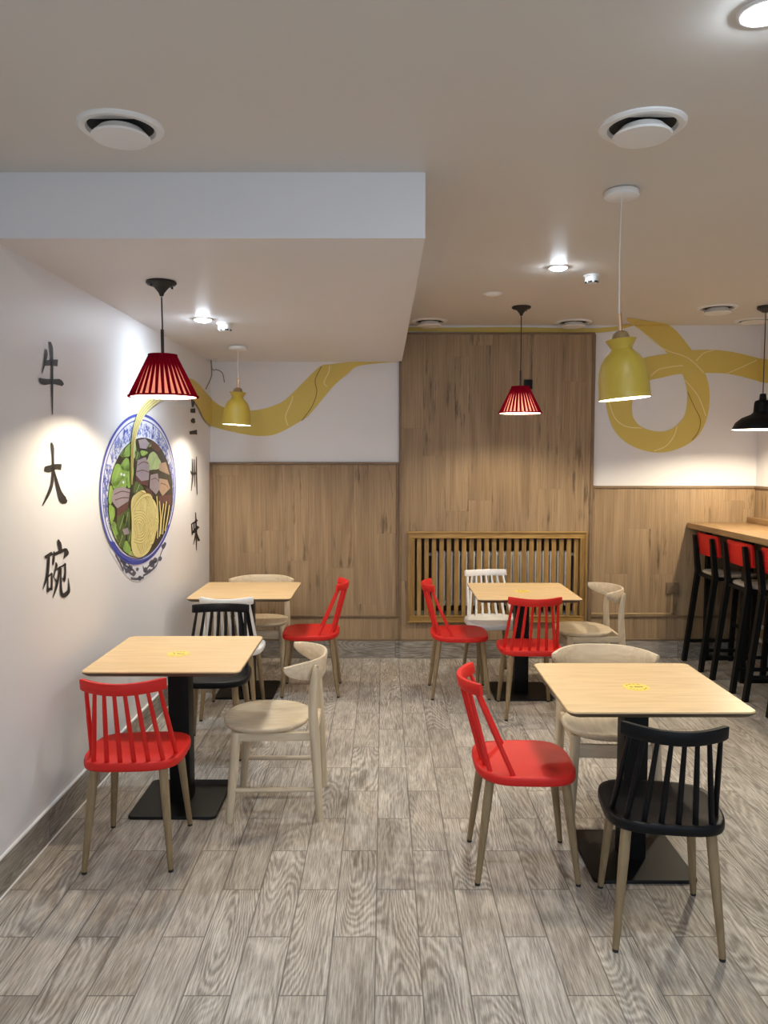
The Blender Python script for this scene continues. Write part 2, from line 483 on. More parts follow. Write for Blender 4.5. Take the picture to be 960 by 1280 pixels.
# back wall: plaster with a niche for the radiator
YW = YB + 0.014
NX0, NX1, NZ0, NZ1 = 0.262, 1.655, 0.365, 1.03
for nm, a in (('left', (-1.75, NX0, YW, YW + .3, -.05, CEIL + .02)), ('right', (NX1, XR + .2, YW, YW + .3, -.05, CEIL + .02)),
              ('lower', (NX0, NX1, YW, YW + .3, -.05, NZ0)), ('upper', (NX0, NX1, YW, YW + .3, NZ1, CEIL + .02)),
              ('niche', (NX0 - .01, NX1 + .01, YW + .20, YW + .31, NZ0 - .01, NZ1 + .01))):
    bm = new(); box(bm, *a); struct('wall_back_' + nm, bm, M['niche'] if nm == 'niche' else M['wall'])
bm = new(); box(bm, XR, XR + 0.2, YF - 0.1, YB + 0.1, -0.05, CEIL + 0.02); struct('wall_right', bm, M['wall'])
bm = new()                                     # shop front: wall around one wide opening to daylight
box(bm, -1.75, XR + .2, YF - 0.2, YF, 2.45, CEIL + .02); box(bm, -1.75, XR + .2, YF - 0.2, YF, -0.05, 0.35)
for x0, x1 in ((-1.75, -1.2), (0.75, 0.9), (2.9, XR + .2)): box(bm, x0, x1, YF - 0.2, YF, 0.35, 2.45)
struct('wall_front', bm, M['wall'])

# oak cladding
Z_SK, Z_TR, ZL, ZR_, ZC = 0.152, 0.362, 1.648, 1.449, 2.722
XC0, XC1 = 0.137, 1.752
bm = new(); box(bm, XL(1.0) - .02, XC0, YB, YB + .02, Z_SK, ZL); struct('wall_back_left_cladding', bm, M['oak'])
bm = new(); box(bm, XC1, XR, YB, YB + .02, Z_SK, ZR_); struct('wall_back_right_cladding', bm, M['oak'])
bm = new()
YC = YB - 0.018
box(bm, XC0, NX0, YC, YB + .02, Z_SK, ZC); box(bm, NX1, XC1, YC, YB + .02, Z_SK, ZC)
box(bm, NX0, NX1, YC, YB + .02, Z_SK, NZ0); box(bm, NX0, NX1, YC, YB + .02, NZ1, ZC)
struct('wall_back_centre_cladding', bm, M['oak'])
M['oak_side'] = oak_board('oak_cladding_side', 1, 2, 0.193, 1.285, 0.05, 0.15)
bm = new(); box(bm, XR - .014, XR + .01, 2.6, YB, Z_SK, ZR_); struct('wall_right_cladding', bm, M['oak_side'])
n = 0
def trim(x0, x1, y0, y1, z0, z1, mat, bev=0.003):
    global n
    n += 1
    b = new(); box(b, x0, x1, y0, y1, z0, z1, 0, bev, 1)
    struct('trim_%d' % n, b, mat)
trim(XL(1.6) - .01, XC0, YB - .012, YB, ZL - 0.004, ZL + 0.018, M['oak_trim'])
trim(XL(1.6) - .01, XL(1.6) + .028, YB - .010, YB, Z_TR, ZL, M['oak_trim_v'])
trim(XC0 - .03, XC0, YB - .010, YB, Z_TR, ZL, M['oak_trim_v'])
trim(XL(.3) - .01, XC0, YB - .012, YB, Z_TR - .012, Z_TR + .006, M['oak_trim'])
trim(XL(.1) - .01, XC0, YB - .012, YB, Z_SK - .004, Z_SK + .014, M['oak_trim'])
trim(XC1, XR - .014, YB - .012, YB, ZR_ - .004, ZR_ + .018, M['oak_trim'])
trim(XC1, XR - .014, YB - .012, YB, Z_TR - .012, Z_TR + .006, M['oak_trim'])
trim(XC1, XR - .014, YB - .012, YB, Z_SK - .004, Z_SK + .014, M['oak_trim'])
trim(XC0, XC1, YC - .006, YC + .004, Z_SK - .004, Z_SK + .014, M['oak_trim'])
trim(XC0, XC1, YC - .008, YC + .02, ZC - .004, ZC + .014, M['oak_trim'])
trim(XC1 - .022, XC1 + .006, YC - .008, YB, Z_SK, ZC, M['oak_trim_v'])
trim(XC0 - .006, XC0 + .012, YC - .006, YB, Z_SK, ZC, M['oak_trim_v'])
trim(XR - .026, XR - .014, 2.6, YB - .012, ZR_ - .004, ZR_ + .018, M['oak_trim'])

# tiled skirting
bm = new(); box(bm, XL(0) - .02, XC0, YB - .010, YB + .01, 0, Z_SK - .004); box(bm, XC0, XC1, YC - .008, YB, 0, Z_SK - .004); box(bm, XC1, XR, YB - .010, YB + .01, 0, Z_SK - .004)
struct('baseboard_back', bm, M['skirt_back'])
bm = new(); loft(bm, [[(XL(0) - .02, y, 0), (XL(0) + .012, y, 0), (XL(.148) + .010, y, .148), (XL(.148) - .02, y, .148)] for y in (YF, YB - .012)])
struct('baseboard_left', bm, M['skirt_left'])
bm = new()
loft(bm, [[(XL(.15) - .01, y, .148), (XL(.15) + .011, y, .148), (XL(.15) + .009, y, .155), (XL(.15) - .01, y, .156)] for y in (YF, YB - .012)])
loft(bm, [[(XL(0) + .005, y, .0), (XL(0) + .017, y, .0), (XL(0) + .012, y, .005), (XL(0) + .005, y, .006)] for y in (YF, YB - .012)])
n += 1; struct('trim_%d' % n, bm, M['bead'])
bm = new(); box(bm, XR - .012, XR + .01, 2.6, YB - .012, 0, Z_SK); struct('baseboard_right', bm, M['skirt_left'])

# ------------------------------------------------------------------ slatted radiator screen and radiator
FX0, FX1, FZ0, FZ1 = 0.205, 1.712, 0.311, 1.084
scr = thing('radiator_screen', 'varnished golden pine slatted screen framed on the oak wall', 'radiator cover', ((FX0 + FX1) / 2, YC, FZ0))
def loc_box(b, x0, x1, y0, y1, z0, z1, bev=.003):
    cx = (FX0 + FX1) / 2
    box(b, x0 - cx, x1 - cx, y0 - YC, y1 - YC, z0 - FZ0, z1 - FZ0, 0, bev, 1)
for x0, x1, z0, z1, mt in ((FX0, FX1, FZ1 - .058, FZ1, 'golden_h'), (FX0, FX1, FZ0, FZ0 + .058, 'golden_h'),
                           (FX0, FX0 + .058, FZ0 + .058, FZ1 - .058, 'golden'), (FX1 - .058, FX1, FZ0 + .058, FZ1 - .058, 'golden')):
    b = new()
    loc_box(b, x0, x1, YC - .016, YC, z0, z1)
    hor = x1 - x0 > z1 - z0
    if hor:                                   # raised outer and inner beads of the moulding
        out_z = z1 - .014 if z1 == FZ1 else z0
        loc_box(b, x0, x1, YC - .028, YC - .015, out_z, out_z + .014)
        in_z = z0 if z1 == FZ1 else z1 - .010
        loc_box(b, x0 + .045, x1 - .045, YC - .022, YC - .015, in_z, in_z + .010)
    else:
        out_x = x0 if x0 == FX0 else x1 - .014
        loc_box(b, out_x, out_x + .014, YC - .028, YC - .015, z0 - .044, z1 + .044)
        in_x = x1 - .010 if x0 == FX0 else x0
        loc_box(b, in_x, in_x + .010, YC - .022, YC - .015, z0, z1)
    obj('frame_rail' if hor else 'frame_stile', b, M[mt], scr)
NS = 22
IX0, IX1 = FX0 + .058, FX1 - .058
pitch = (IX1 - IX0) / NS
for k in range(NS):
    xc = IX0 + pitch * (k + .5) + 0.006
    b = new(); loc_box(b, xc - .0185, xc + .0185, YC + .004, YC + .022, FZ0 + .054, FZ1 - .054, .002)
    obj('slat', b, M['golden'], scr)
rad = thing('radiator', 'white panel radiator showing between the golden pine slats', 'radiator', ((IX0 + IX1) / 2 + .05, YW + .055, 0.44))
b = new()
for k in range(19):
    x = -0.60 + k * 0.063
    box(b, x, x + .056, -.035, .02, 0, .47, 0, .010, 2)
obj('fin_panel', b, M['radiator'], rad)
b = new(); tube(b, [(-.62, 0, .44), (.62, 0, .44)], .014); tube(b, [(-.62, 0, .03), (.62, 0, .03)], .014); obj('header_pipe', b, M['radiator'], rad)
for x in (-.4, .4):
    b = new(); box(b, x - .015, x + .015, .018, .143, .2, .24); obj('wall_bracket', b, M['blackmetal'], rad)

# ------------------------------------------------------------------ tables
def sticker_mesh():
    b = new()
    pts = []
    for k in range(72):
        a = 2 * PI * k / 72
        r = .054 + .003 * math.cos(12 * a)
        pts.append((r * math.cos(a), r * math.sin(a)))
    loft(b, [[(x, y, z) for x, y in pts] for z in (0, .0008)])
    return b
def sticker_print():
    b = new()
    def arc(r, a0, a1, w):
        N = 12
        for k in range(N):
            if k % 3 == 2: continue
            t0, t1 = math.radians(a0 + (a1 - a0) * k / N), math.radians(a0 + (a1 - a0) * (k + 1) / N)
            b.faces.new([b.verts.new((q * math.cos(t), q * math.sin(t), .0012)) for q, t in ((r - w, t0), (r + w, t0), (r + w, t1), (r - w, t1))])
    arc(.040, 150, 45, .0024); arc(.040, 300, 345, .003); arc(.040, 215, 290, .0018)
    for x0, x1, y0, y1 in ((-.026, -.018, -.004, .006), (-.021, -.014, -.008, .000), (-.006, .001, -.008, .008), (.003, .010, -.008, .006), (.012, .018, -.007, .006), (.020, .027, -.007, .005)):
        b.faces.new([b.verts.new((x, y, .0012)) for x, y in ((x0, y0), (x1, y0), (x1, y1), (x0, y1))])
    return b
TW, TD, TZ = 0.357, 0.350, 0.745
def make_table(label, loc, stick=True):
    t = thing('cafe_table', label, 'table', loc, 0, 'square cafe tables')
    b = new()
    layers = ((.945, -.026), (.965, -.022), (.998, -.011), (1.0, -.006), (1.0, -.003), (.994, .0))
    loft(b, [[(x * s, y * s, TZ + z) for x, y in rounded_rect(TW, TD, .032)] for s, z in layers])
    for f in b.faces:
        f.material_index = 0 if f.calc_center_median().z > TZ - .0025 else (1 if f.calc_center_median().z < TZ - .007 else 2)
    obj('tabletop', b, [M['ash_top'], M['edge'], M['ash_top']], t)
    b = new(); box(b, -.05, .05, -.05, .05, .012, TZ - .034, 0, .004); obj('column', b, M['blackmetal'], t)
    b = new(); loft(b, [[(x, y, z) for x, y in rounded_rect(.15, .15, .02)] for z in (TZ - .036, TZ - .026)]); obj('mounting_plate', b, M['blackmetal'], t)
    b = new(); loft(b, [[(x * s, y * s, z) for x, y in rounded_rect(.21, .215, .03)] for s, z in ((1, 0), (1, .009), (.985, .013))]); obj('base_plate', b, M['blackmetal'], t)
    if stick:
        s = obj('sticker', sticker_mesh(), M['sticker'], t, (0.0, -.03, TZ + .0002)); s['label'] = 'round yellow sticker with dark print'
        obj('print', sticker_print(), M['print'], s)
    return t
T1, T2, T3, T4 = (-1.0, 3.735, 0), (-.99, 5.55, 0), (1.053, 3.185, 0), (.995, 5.51, 0)
make_table('pale ash cafe table at left front, yellow sticker on top, under front red lamp', T1)
make_table('pale ash cafe table by left wall corner without any sticker on its top', T2, False)
make_table('nearest pale ash cafe table at right, with bright yellow round sticker', T3)
make_table('pale ash cafe table in front of the slatted screen under far red lamp', T4)

# ------------------------------------------------------------------ spindle chair
def super_outline(a, bb, n=3.0, N=48, wide=0.0, cy=0.0, rear=0.0):
    out = []
    for k in range(N):
        t = 2 * PI * k / N
        c, s = math.cos(t), math.sin(t)
        x = a * math.copysign(abs(c) ** (2 / n), c); y = bb * math.copysign(abs(s) ** (2 / n), s)
        x *= 1 + wide * y / bb
        if y < 0: x *= 1 - rear * (y / bb) ** 2
        out.append((x, cy + y))
    return out
def ring_at(outl, s, z, cy=0.0, dish=0.0):
    return [(x * s, cy + (y - cy) * s, z) for x, y in outl]

def make_spindle_chair(label, body, loc, rz, group):
    t = thing('spindle_chair', label, 'chair', loc, rz, group)
    ol = super_outline(.208, .205, 3.4, 56, .03, 0.0, 0.03)
    def up(y): return .010 * max(0, (-y - .08) / .125) ** 2 - .004 * max(0, (y - .12) / .085) ** 2
    rings = []
    for s, z in ((.80, .412), (.95, .413), (.985, .416), (1.0, .424), (1.0, .440), (.992, .448), (.972, .4515), (.90, .4495), (.7, .446), (.4, .443), (.12, .442)):
        rings.append([(x, y, z + up(y)) for x, y, z in ring_at(ol, s, z)])
    b = new(); loft(b, rings); obj('seat', b, body, t, smooth=60)
    for sx in (-1, 1):
        for sy in (-1, 1):
            b = new(); p0, p1 = Vector((sx * .140, sy * .150, .418)), Vector((sx * .175, sy * .200, .010))
            tube(b, [p0, p0.lerp(p1, .25), p0.lerp(p1, .99), p1], [.0185, .0185, .0118, .0112], 14)
            lg = obj('leg', b, M['leg'], t)
            b = new(); tube(b, [p1 - (p0 - p1) * .001 + Vector((0, 0, -.010)), p1 + Vector((0, 0, .0005))], [.0105, .0112], 12)
            fp = obj('foot_pad', b, M['pad'], lg)
    # curved top rail
    rings = []
    NR = 25
    for k in range(NR):
        u = -1 + 2 * k / (NR - 1)
        x = .168 * u; y = -.262 + .070 * u * u; zc = .782 + .006 * u * u
        h = .0245 - (.002 if abs(u) > .97 else 0); w = .011 if abs(u) < .97 else .0085
        tx = Vector((.168, .140 * u, 0)).normalized(); nrm = Vector((-tx.y, tx.x, 0))
        lean = -.16
        c = Vector((x, y, zc))
        sec = []
        for da, dz in ((-1, -.8), (-.75, -1), (.75, -1), (1, -.8), (1, .8), (.7, 1), (-.7, 1), (-1, .8)):
            sec.append(tuple(c + nrm * (da * w) + Vector((0, lean * dz * h, dz * h))))
        rings.append(sec)
    b = new(); loft(b, rings); obj('top_rail', b, body, t, smooth=50)
    for k in range(8):
        u = -1 + 2 * k / 7
        xr = .146 * u; yr = -.258 + .070 * (xr / .168) ** 2
        if k in (0, 7):
            xs, ys = math.copysign(.176, u), -.060
        else:
            xs = .142 * (-1 + 2 * (k - 1) / 5); ys = -.168 + .020 * (xs / .142) ** 2
        p0, p1 = Vector((xs, ys, .440)), Vector((xr, yr, .766))
        b = new(); tube(b, [p0, p0.lerp(p1, .1), p0.lerp(p1, .55), p1], [.0105, .0100, .0100, .0080], 10)
        obj('spindle', b, body, t)
    return t

RED_G, BLK_G, WHT_G, ASH_G = 'red spindle chairs', 'black spindle chairs', 'white spindle chairs', 'ash curved back chairs'
red = make_spindle_chair('red spindle chair at left front table, back to viewer, near the left wall', M['red'], (-1.06, 3.255, 0), math.radians(3), RED_G)
dup(red, (.578, 3.135, 0), math.radians(-91), 'red spindle chair seen from the side at left of nearest right table')
dup(red, (-.525, 5.55, 0), math.radians(91), 'red spindle chair facing left at the far left corner table')
dup(red, (.545, 5.50, 0), math.radians(-90), 'red spindle chair facing right beside the slatted screen table')
dup(red, (.975, 5.09, 0), math.radians(-1), 'red spindle chair with back to viewer at table before slatted screen')
BODY = ('seat', 'top_rail', 'spindle')
blk = dup(red, (1.003, 2.72, 0), math.radians(-8.5), 'black spindle chair nearest the camera at right front table', BLK_G); paint(blk, BODY, M['black'])
dup(blk, (-.985, 4.43, 0), math.radians(181), 'black spindle chair behind left front table, in front of white one')
wht = dup(red, (-1.01, 5.09, 0), math.radians(1), 'white spindle chair just behind the black one at left', WHT_G); paint(wht, BODY, M['white'])
dup(wht, (.845, 5.90, 0), math.radians(189), 'white spindle chair against the slatted screen behind far right table')

# ------------------------------------------------------------------ pale ash chair with curved backrest
def make_ash_chair(label, loc, rz):
    t = thing('curved_back_chair', label, 'chair', loc, rz, ASH_G)
    ol = super_outline(.222, .208, 2.35, 60, .02, .05, 0.02)
    rings = []
    for s, z in ((.80, .420), (.94, .424), (.99, .433), (1.0, .441), (.99, .448), (.965, .4505), (.8, .448), (.45, .445), (.1, .444)):
        rings.append([(x * s, .05 + (y - .05) * s, z) for x, y in ol])
    b = new(); loft(b, rings); obj('seat', b, M['ash_flat'], t, smooth=60)
    for sx in (-1, 1):
        b = new(); tube(b, [(sx * .180, .175, .424), (sx * .190, .190, .22), (sx * .203, .210, 0)], [.0235, .022, .0168], 14)
        obj('front_leg', b, M['ash'], t)
        pts = [(sx * .190, -.212, 0, .0168), (sx * .190, -.202, .20, .0205), (sx * .190, -.190, .42, .0240), (sx * .189, -.183, .56, .0215), (sx * .187, -.188, .66, .0185), (sx * .186, -.200, .728, .0135), (sx * .186, -.202, .735, .008)]
        pts = smooth_line(pts, 4)
        b = new(); tube(b, [p[:3] for p in pts], [p[3] for p in pts], 14)
        obj('rear_leg', b, M['ash'], t)
        b = new(); box(b, sx * .187 - .011, sx * .187 + .011, -.195, .185, .384, .423, 0, .003); obj('side_rail', b, M['ash_flat'], t)
        b = new(); tube(b, [(sx * .190, -.206, .150), (sx * .197, .196, .150)], .0115, 10); obj('stretcher', b, M['ash_flat'], t)
    b = new(); box(b, -.182, .182, .172, .190, .325, .388, 0, .003); obj('front_rail', b, M['ash_band'], t)
    b = new(); box(b, -.182, .182, -.200, -.182, .378, .420, 0, .003); obj('rear_rail', b, M['ash_band'], t)
    rings = []
    NR = 45
    for k in range(NR):
        u = -1 + 2 * k / (NR - 1)
        au = abs(u)
        u = math.sin(u * PI / 2) if abs(u) > 0 else 0.0
        au = abs(u)
        x = .250 * u; y = -.228 + .170 * au ** 2.7
        dy = .170 * 2.7 * au ** 1.7 * math.copysign(1, u) / .250
        tg = Vector((1, dy, 0)).normalized(); nr = Vector((-tg.y, tg.x, 0))
        h = .012 + .090 * math.sqrt(max(0, 1 - au ** 3.6))
        top = .756 - .010 * au ** 6
        zc = top - h / 2
        hh = h / 2; w = .0095
        sec = []
        for da, dz in ((-1, -.82), (-.6, -1), (.6, -1), (1, -.82), (1, .82), (.6, 1), (-.6, 1), (-1, .82)):
            sec.append(tuple(Vector((x, y, zc)) + nr * (da * w) + Vector((0, -.10 * dz * hh, dz * hh))))
        rings.append(sec)
    b = new(); loft(b, rings); obj('backrest', b, M['ash_band'], t, smooth=50)
    return t
ash = make_ash_chair('pale ash curved-back chair at right of the left front table', (-.515, 3.70, 0), math.radians(91))
dup(ash, (-.965, 5.985, 0), math.radians(181), 'pale ash curved-back chair between left corner table and the oak wall')
dup(ash, (1.075, 3.63, 0), math.radians(176), 'pale ash curved-back chair tucked behind the nearest right table')
dup(ash, (1.515, 5.63, 0), math.radians(90), 'pale ash curved-back chair at right end of the far right table')

# ------------------------------------------------------------------ bar counter and stools
bar = thing('bar_counter', 'oak topped wall bar on black steel frames along the right wall', 'counter', (2.85, 5.4, 0))
X0, X1 = 2.558, XR - .014
b = new(); box(b, X0 - 2.85, X1 - 2.85, 3.4 - 5.4, YB - .014 - 5.4, 1.114, 1.159, 0, .004); obj('worktop', b, M['bar'], bar)
b = new(); box(b, 3.055 - 2.85, X1 - 2.85, 3.4 - 5.4, YB - .014 - 5.4, 1.159, 1.205, 0, .004); obj('upstand', b, M['bar'], bar)
for y in (6.40, 5.74, 5.02, 4.3):
    b = new()
    xf, xb = 2.715 - 2.85, 3.07 - 2.85
    yy = y - 5.4
    for x in (xf, xb): box(b, x - .02, x + .02, yy - .02, yy + .02, 0.0, 1.114, 0, .002, 1)
    box(b, xf, xb, yy - .02, yy + .02, .0, .035, 0, .002, 1); box(b, xf, xb, yy - .02, yy + .02, 1.075, 1.114, 0, .002, 1)
    obj('support_frame', b, M['blackmetal'], bar)

def make_stool(label, loc):
    """faces +X, towards the bar; origin under the seat centre"""
    t = thing('bar_stool', label, 'stool', loc, 0, 'bar stools along the counter')
    for sy in (-1, 1):
        b = new()
        pts = [(-.285, sy * .170, 0), (-.190, sy * .165, .765), (-.226, sy * .163, 1.065)]
        ds = [(.016, .020), (.020, .020), (.013, .016)]
        rings = []
        for (x, y, z), (hx, hy) in zip(pts, ds):
            rings.append([(x - hx, y - hy, z), (x + hx, y - hy, z), (x + hx, y + hy, z), (x - hx, y + hy, z)])
        loft(b, rings); obj('rear_leg', b, M['blackmetal'], t)
        b = new()
        rings = [[(x - .017, y - .017, z), (x + .017, y - .017, z), (x + .017, y + .017, z), (x - .017, y + .017, z)] for x, y, z in ((.100, sy * .170, 0), (.135, sy * .155, .752))]
        loft(b, rings); obj('front_leg', b, M['blackmetal'], t)
        b = new(); box(b, -.255, .110, sy * .168 - .010, sy * .168 + .010, .160, .185, 0, .002, 1); obj('footrest', b, M['blackmetal'], t)
    b = new(); box(b, .100, .120, -.160, .160, .300, .325, 0, .002, 1); obj('footrest', b, M['blackmetal'], t)
    b = new()
    box(b, -.195, .145, -.160, -.140, .728, .755, 0, .002, 1); box(b, -.195, .145, .140, .160, .728, .755, 0, .002, 1)
    box(b, -.195, -.175, -.140, .140, .728, .755, 0, .002, 1); box(b, .125, .145, -.140, .140, .728, .755, 0, .002, 1)
    obj('seat_frame', b, M['blackmetal'], t)
    b = new()
    ol = super_outline(.180, .182, 3.6, 48)
    loft(b, [[(x * s - .005, y * s, z) for x, y in ol] for s, z in ((.95, .755), (.99, .759), (1, .768), (.985, .777), (.95, .780), (.6, .777), (.1, .776))])
    obj('seat', b, M['stoolwood'], t, smooth=60)
    rings = []
    for k in range(17):
        u = -1 + 2 * k / 16
        y = .198 * u; xm = -.198 + .022 * u * u * 1.0
        e = 1.0 if abs(u) < .9 else math.sqrt(max(.25, 1 - ((abs(u) - .9) / .1) ** 2 * .75))
        zc, hh = .998, .088 * (.82 + .18 * e)
        sec = []
        for da, dz in ((-1, -.94), (-.6, -1), (.6, -1), (1, -.94), (1, .94), (.6, 1), (-.6, 1), (-1, .94)):
            sec.append((xm + da * .009 - .10 * dz * hh, y, zc + dz * hh))
        rings.append(sec)
    b = new(); loft(b, rings); br = obj('backrest', b, M['red'], t, smooth=50)
    b = new()
    for sy in (-1, 1): tube(b, [(-.208, sy * .163, .945), (-.178, sy * .163, .945)], .006, 10)
    obj('bolt', b, M['blackmetal'], br)
    return t
st = make_stool('red backed black bar stool at far end of the bar, by the oak wall', (2.812, 6.21, 0))
dup(st, (2.812, 5.652, 0), 0, 'middle red backed black bar stool along the bar')
dup(st, (2.812, 5.115, 0), 0, 'nearest red backed black bar stool, cut off at the picture edge')

# ------------------------------------------------------------------ pendant lamps
def red_lamp(label, x, y, zc, zb):
    t = thing('pendant_lamp', label, 'lamp', (x, y, zc), 0, 'red pleated pendant lamps')
    H = zb - zc                                   # shade bottom, negative
    b = new(); lathe(b, [(0, 0), (.066, 0), (.069, -.008), (.062, -.016), (.036, -.024), (.024, -.038), (.013, -.052), (.008, -.066), (0, -.066)], 40)
    for a in (0.6, 3.9): tube(b, [(.05 * math.cos(a), .05 * math.sin(a), -.012), (.05 * math.cos(a), .05 * math.sin(a), -.028)], .005, 8)
    obj('canopy', b, M['cordblack'], t)
    top = H + .192
    b = new(); tube(b, [(0, 0, -.07), (.001, 0, (top - .07) / 2), (0, 0, top + .10)], .0035, 8); obj('cord', b, M['cordblack'], t)
    b = new(); tube(b, [(0, 0, top + .115), (0, 0, top - .02), (0, 0, top - .05)], [.0075, .0075, .017], 12); obj('stem', b, M['cordblack'], t)
    # pleated shade: wide single-cloth gores between double-cloth folds
    NP = 30
    b = new()
    R0, R1 = .062, .152
    levels = 8
    def rad(q, fold): return (R0 + (R1 - R0) * q) + (.0045 * q + .0015) * fold
    cols = []
    for k in range(NP):
        a0 = 2 * PI * k / NP; da = 2 * PI / NP
        colp = []
        for j in range(levels + 1):
            q = j / levels; z = top + (H - top) * q
            wq = max(0.0, (q - .25) / .75)
            g = .60 * wq ** .7                        # share of the pleat that is single cloth
            angs = (a0, a0 + da * g * .999 + da * .0005, a0 + da * (g + 1) / 2)
            colp.append([(rad(q, f) * math.cos(a), rad(q, f) * math.sin(a), z) for a, f in zip(angs, (-1, -1, 1))])
        cols.append([[b.verts.new(p) for p in row] for row in colp])
    for k in range(NP):
        c, nx = cols[k], cols[(k + 1) % NP]
        for j in range(levels):
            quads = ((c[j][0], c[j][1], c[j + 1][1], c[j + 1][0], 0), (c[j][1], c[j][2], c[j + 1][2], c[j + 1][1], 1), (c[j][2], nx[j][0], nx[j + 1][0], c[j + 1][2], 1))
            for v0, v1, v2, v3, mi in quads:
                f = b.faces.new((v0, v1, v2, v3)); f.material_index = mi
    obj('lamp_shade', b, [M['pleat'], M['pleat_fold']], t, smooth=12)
    b = new(); lathe(b, [(R1 - .001, H - .001), (R1 + .0065, H - .001), (R1 + .0065, H + .007), (R1 - .001, H + .007)], 60, close=True); obj('rim_trim', b, M['pleat_fold'], t)
    b = new(); lathe(b, [(R1 - .006, H), (R0 - .006, top - .002)], 60); obj('inner_lining', b, M['liner'], t)
    b = new(); lathe(b, [(R0 + .004, top - .004), (R0 + .004, top + .002), (R0 - .004, top + .002), (R0 - .004, top - .004)], 40, close=True)
    for a in (0.3, 2.4, 4.5): tube(b, [(.01 * math.cos(a), .01 * math.sin(a), top), (R0 * math.cos(a), R0 * math.sin(a), top)], .0016, 6)
    obj('top_ring', b, M['pleat_fold'], t)
    b = new(); lathe(b, [(0, H + .040), (.018, H + .045), (.031, H + .062), (.031, H + .078), (.022, H + .098), (0, H + .098)], 24); obj('bulb', b, M['bulb_red'], t)
    b = new(); lathe(b, [(0, H + .095), (.034, H + .095), (.036, H + .100), (.034, H + .125), (.02, H + .150), (0, H + .150)], 28); obj('socket', b, M['lampwhite'], t)
    return t
def yellow_lamp(label, x, y, zc, zb, tilt):
    t = thing('pendant_lamp', label, 'lamp', (x, y, zc), 0, 'yellow dome pendant lamps')
    H = zb - zc
    b = new(); lathe(b, [(0, -.004), (.062, -.004), (.066, -.010), (.066, -.026), (.060, -.030), (0, -.030)], 40); lathe(b, [(0, 0), (.03, 0), (.03, -.004), (0, -.004)], 20); obj('canopy', b, M['whiteplastic'], t)
    b = new(); tube(b, [(0, 0, -.03), (-.004, 0, (H + .3) / 2), (0, 0, H + .315)], .0028, 8); obj('cord', b, M['cordwhite'], t)
    piv = thing('shade_pivot', '', '')
    COL.objects.unlink(piv); bpy.data.objects.remove(piv)
    Mx = Matrix.Translation((0, 0, H + .33)) @ Matrix.Rotation(math.radians(tilt), 4, 'Y') @ Matrix.Translation((0, 0, -H - .33))
    def part(name, b, mat, sm=40):
        bmesh.ops.transform(b, matrix=Mx, verts=b.verts)
        return obj(name, b, mat, t, smooth=sm)
    b = new(); tube(b, [(0, 0, H + .335), (0, 0, H + .258)], .0085, 14); part('stem', b, M['brass'])
    b = new(); lathe(b, [(0, H + .228), (.034, H + .228), (.034, H + .242), (.028, H + .258), (.017, H + .266), (0, H + .266)], 30); part('wooden_cap', b, M['knobwood'])
    out = [(.103, 0), (.1005, .004), (.098, .03), (.097, .07), (.093, .105), (.083, .140), (.068, .166), (.050, .184), (.040, .196), (.042, .203), (.060, .232), (.058, .234), (0, .234)]
    inn = [(0, .185), (.046, .178), (.064, .160), (.079, .135), (.089, .102), (.093, .07), (.094, .03), (.0965, .004), (.0985, 0)]
    b = new(); lathe(b, [(r, H + z) for r, z in out], 56, 0)
    part('lamp_shade', b, M['yellow_metal'], 30)
    b = new(); lathe(b, [(r, H + z) for r, z in inn] + [(.103, H)], 56, 0); part('inner_lining', b, M['lampwhite'], 30)
    b = new(); lathe(b, [(0, H + .030), (.022, H + .036), (.032, H + .056), (.030, H + .075), (.016, H + .11), (.013, H + .17), (0, H + .17)], 24); part('bulb', b, M['bulb_yel'])
    return t
red_lamp('red pleated pendant lamp hanging nearest, over the left front table', -1.012, 3.577, SOFF, 1.977)
red_lamp('red pleated pendant lamp hanging far, before the tall oak panel', .990, 5.62, CZY(5.62), 2.022)
yellow_lamp('large looking yellow dome pendant lamp over the nearest right table', .928, 3.08, CZY(3.08), 1.930, -5)
yellow_lamp('yellow dome pendant lamp in left back corner in front of yellow ribbon', -1.042, 5.59, SOFF, 1.937, 3)
bl = thing('pendant_lamp', 'black metal dome pendant lamp above the bar, cut by picture edge', 'lamp', (2.735, 5.60, CZY(5.6)))
H = 1.905 - CZY(5.6)
b = new(); lathe(b, [(0, 0), (.058, 0), (.058, -.02), (.02, -.045), (0, -.045)], 36); obj('canopy', b, M['cordblack'], bl)
b = new(); tube(b, [(0, 0, -.04), (0, 0, H + .24)], .0035, 8); obj('cord', b, M['cordblack'], bl)
b = new(); lathe(b, [(0, H + .26), (.02, H + .255), (.024, H + .215), (.050, H + .205), (.056, H + .19), (.060, H + .125), (.078, H + .108), (.135, H + .085), (.178, H + .050), (.199, H + .008), (.2, H)], 56); obj('lamp_shade', b, M['blackmetal'], bl)
b = new(); lathe(b, [(.2, H), (.195, H + .006), (.172, H + .046), (.130, H + .078), (.072, H + .100), (.052, H + .12), (.05, H + .18), (0, H + .18)], 56); obj('inner_lining', b, M['lampwhite'], bl)
b = new(); lathe(b, [(0, H + .045), (.022, H + .050), (.032, H + .072), (.016, H + .125), (0, H + .178)], 24); obj('bulb', b, M['bulb_blk'], bl)

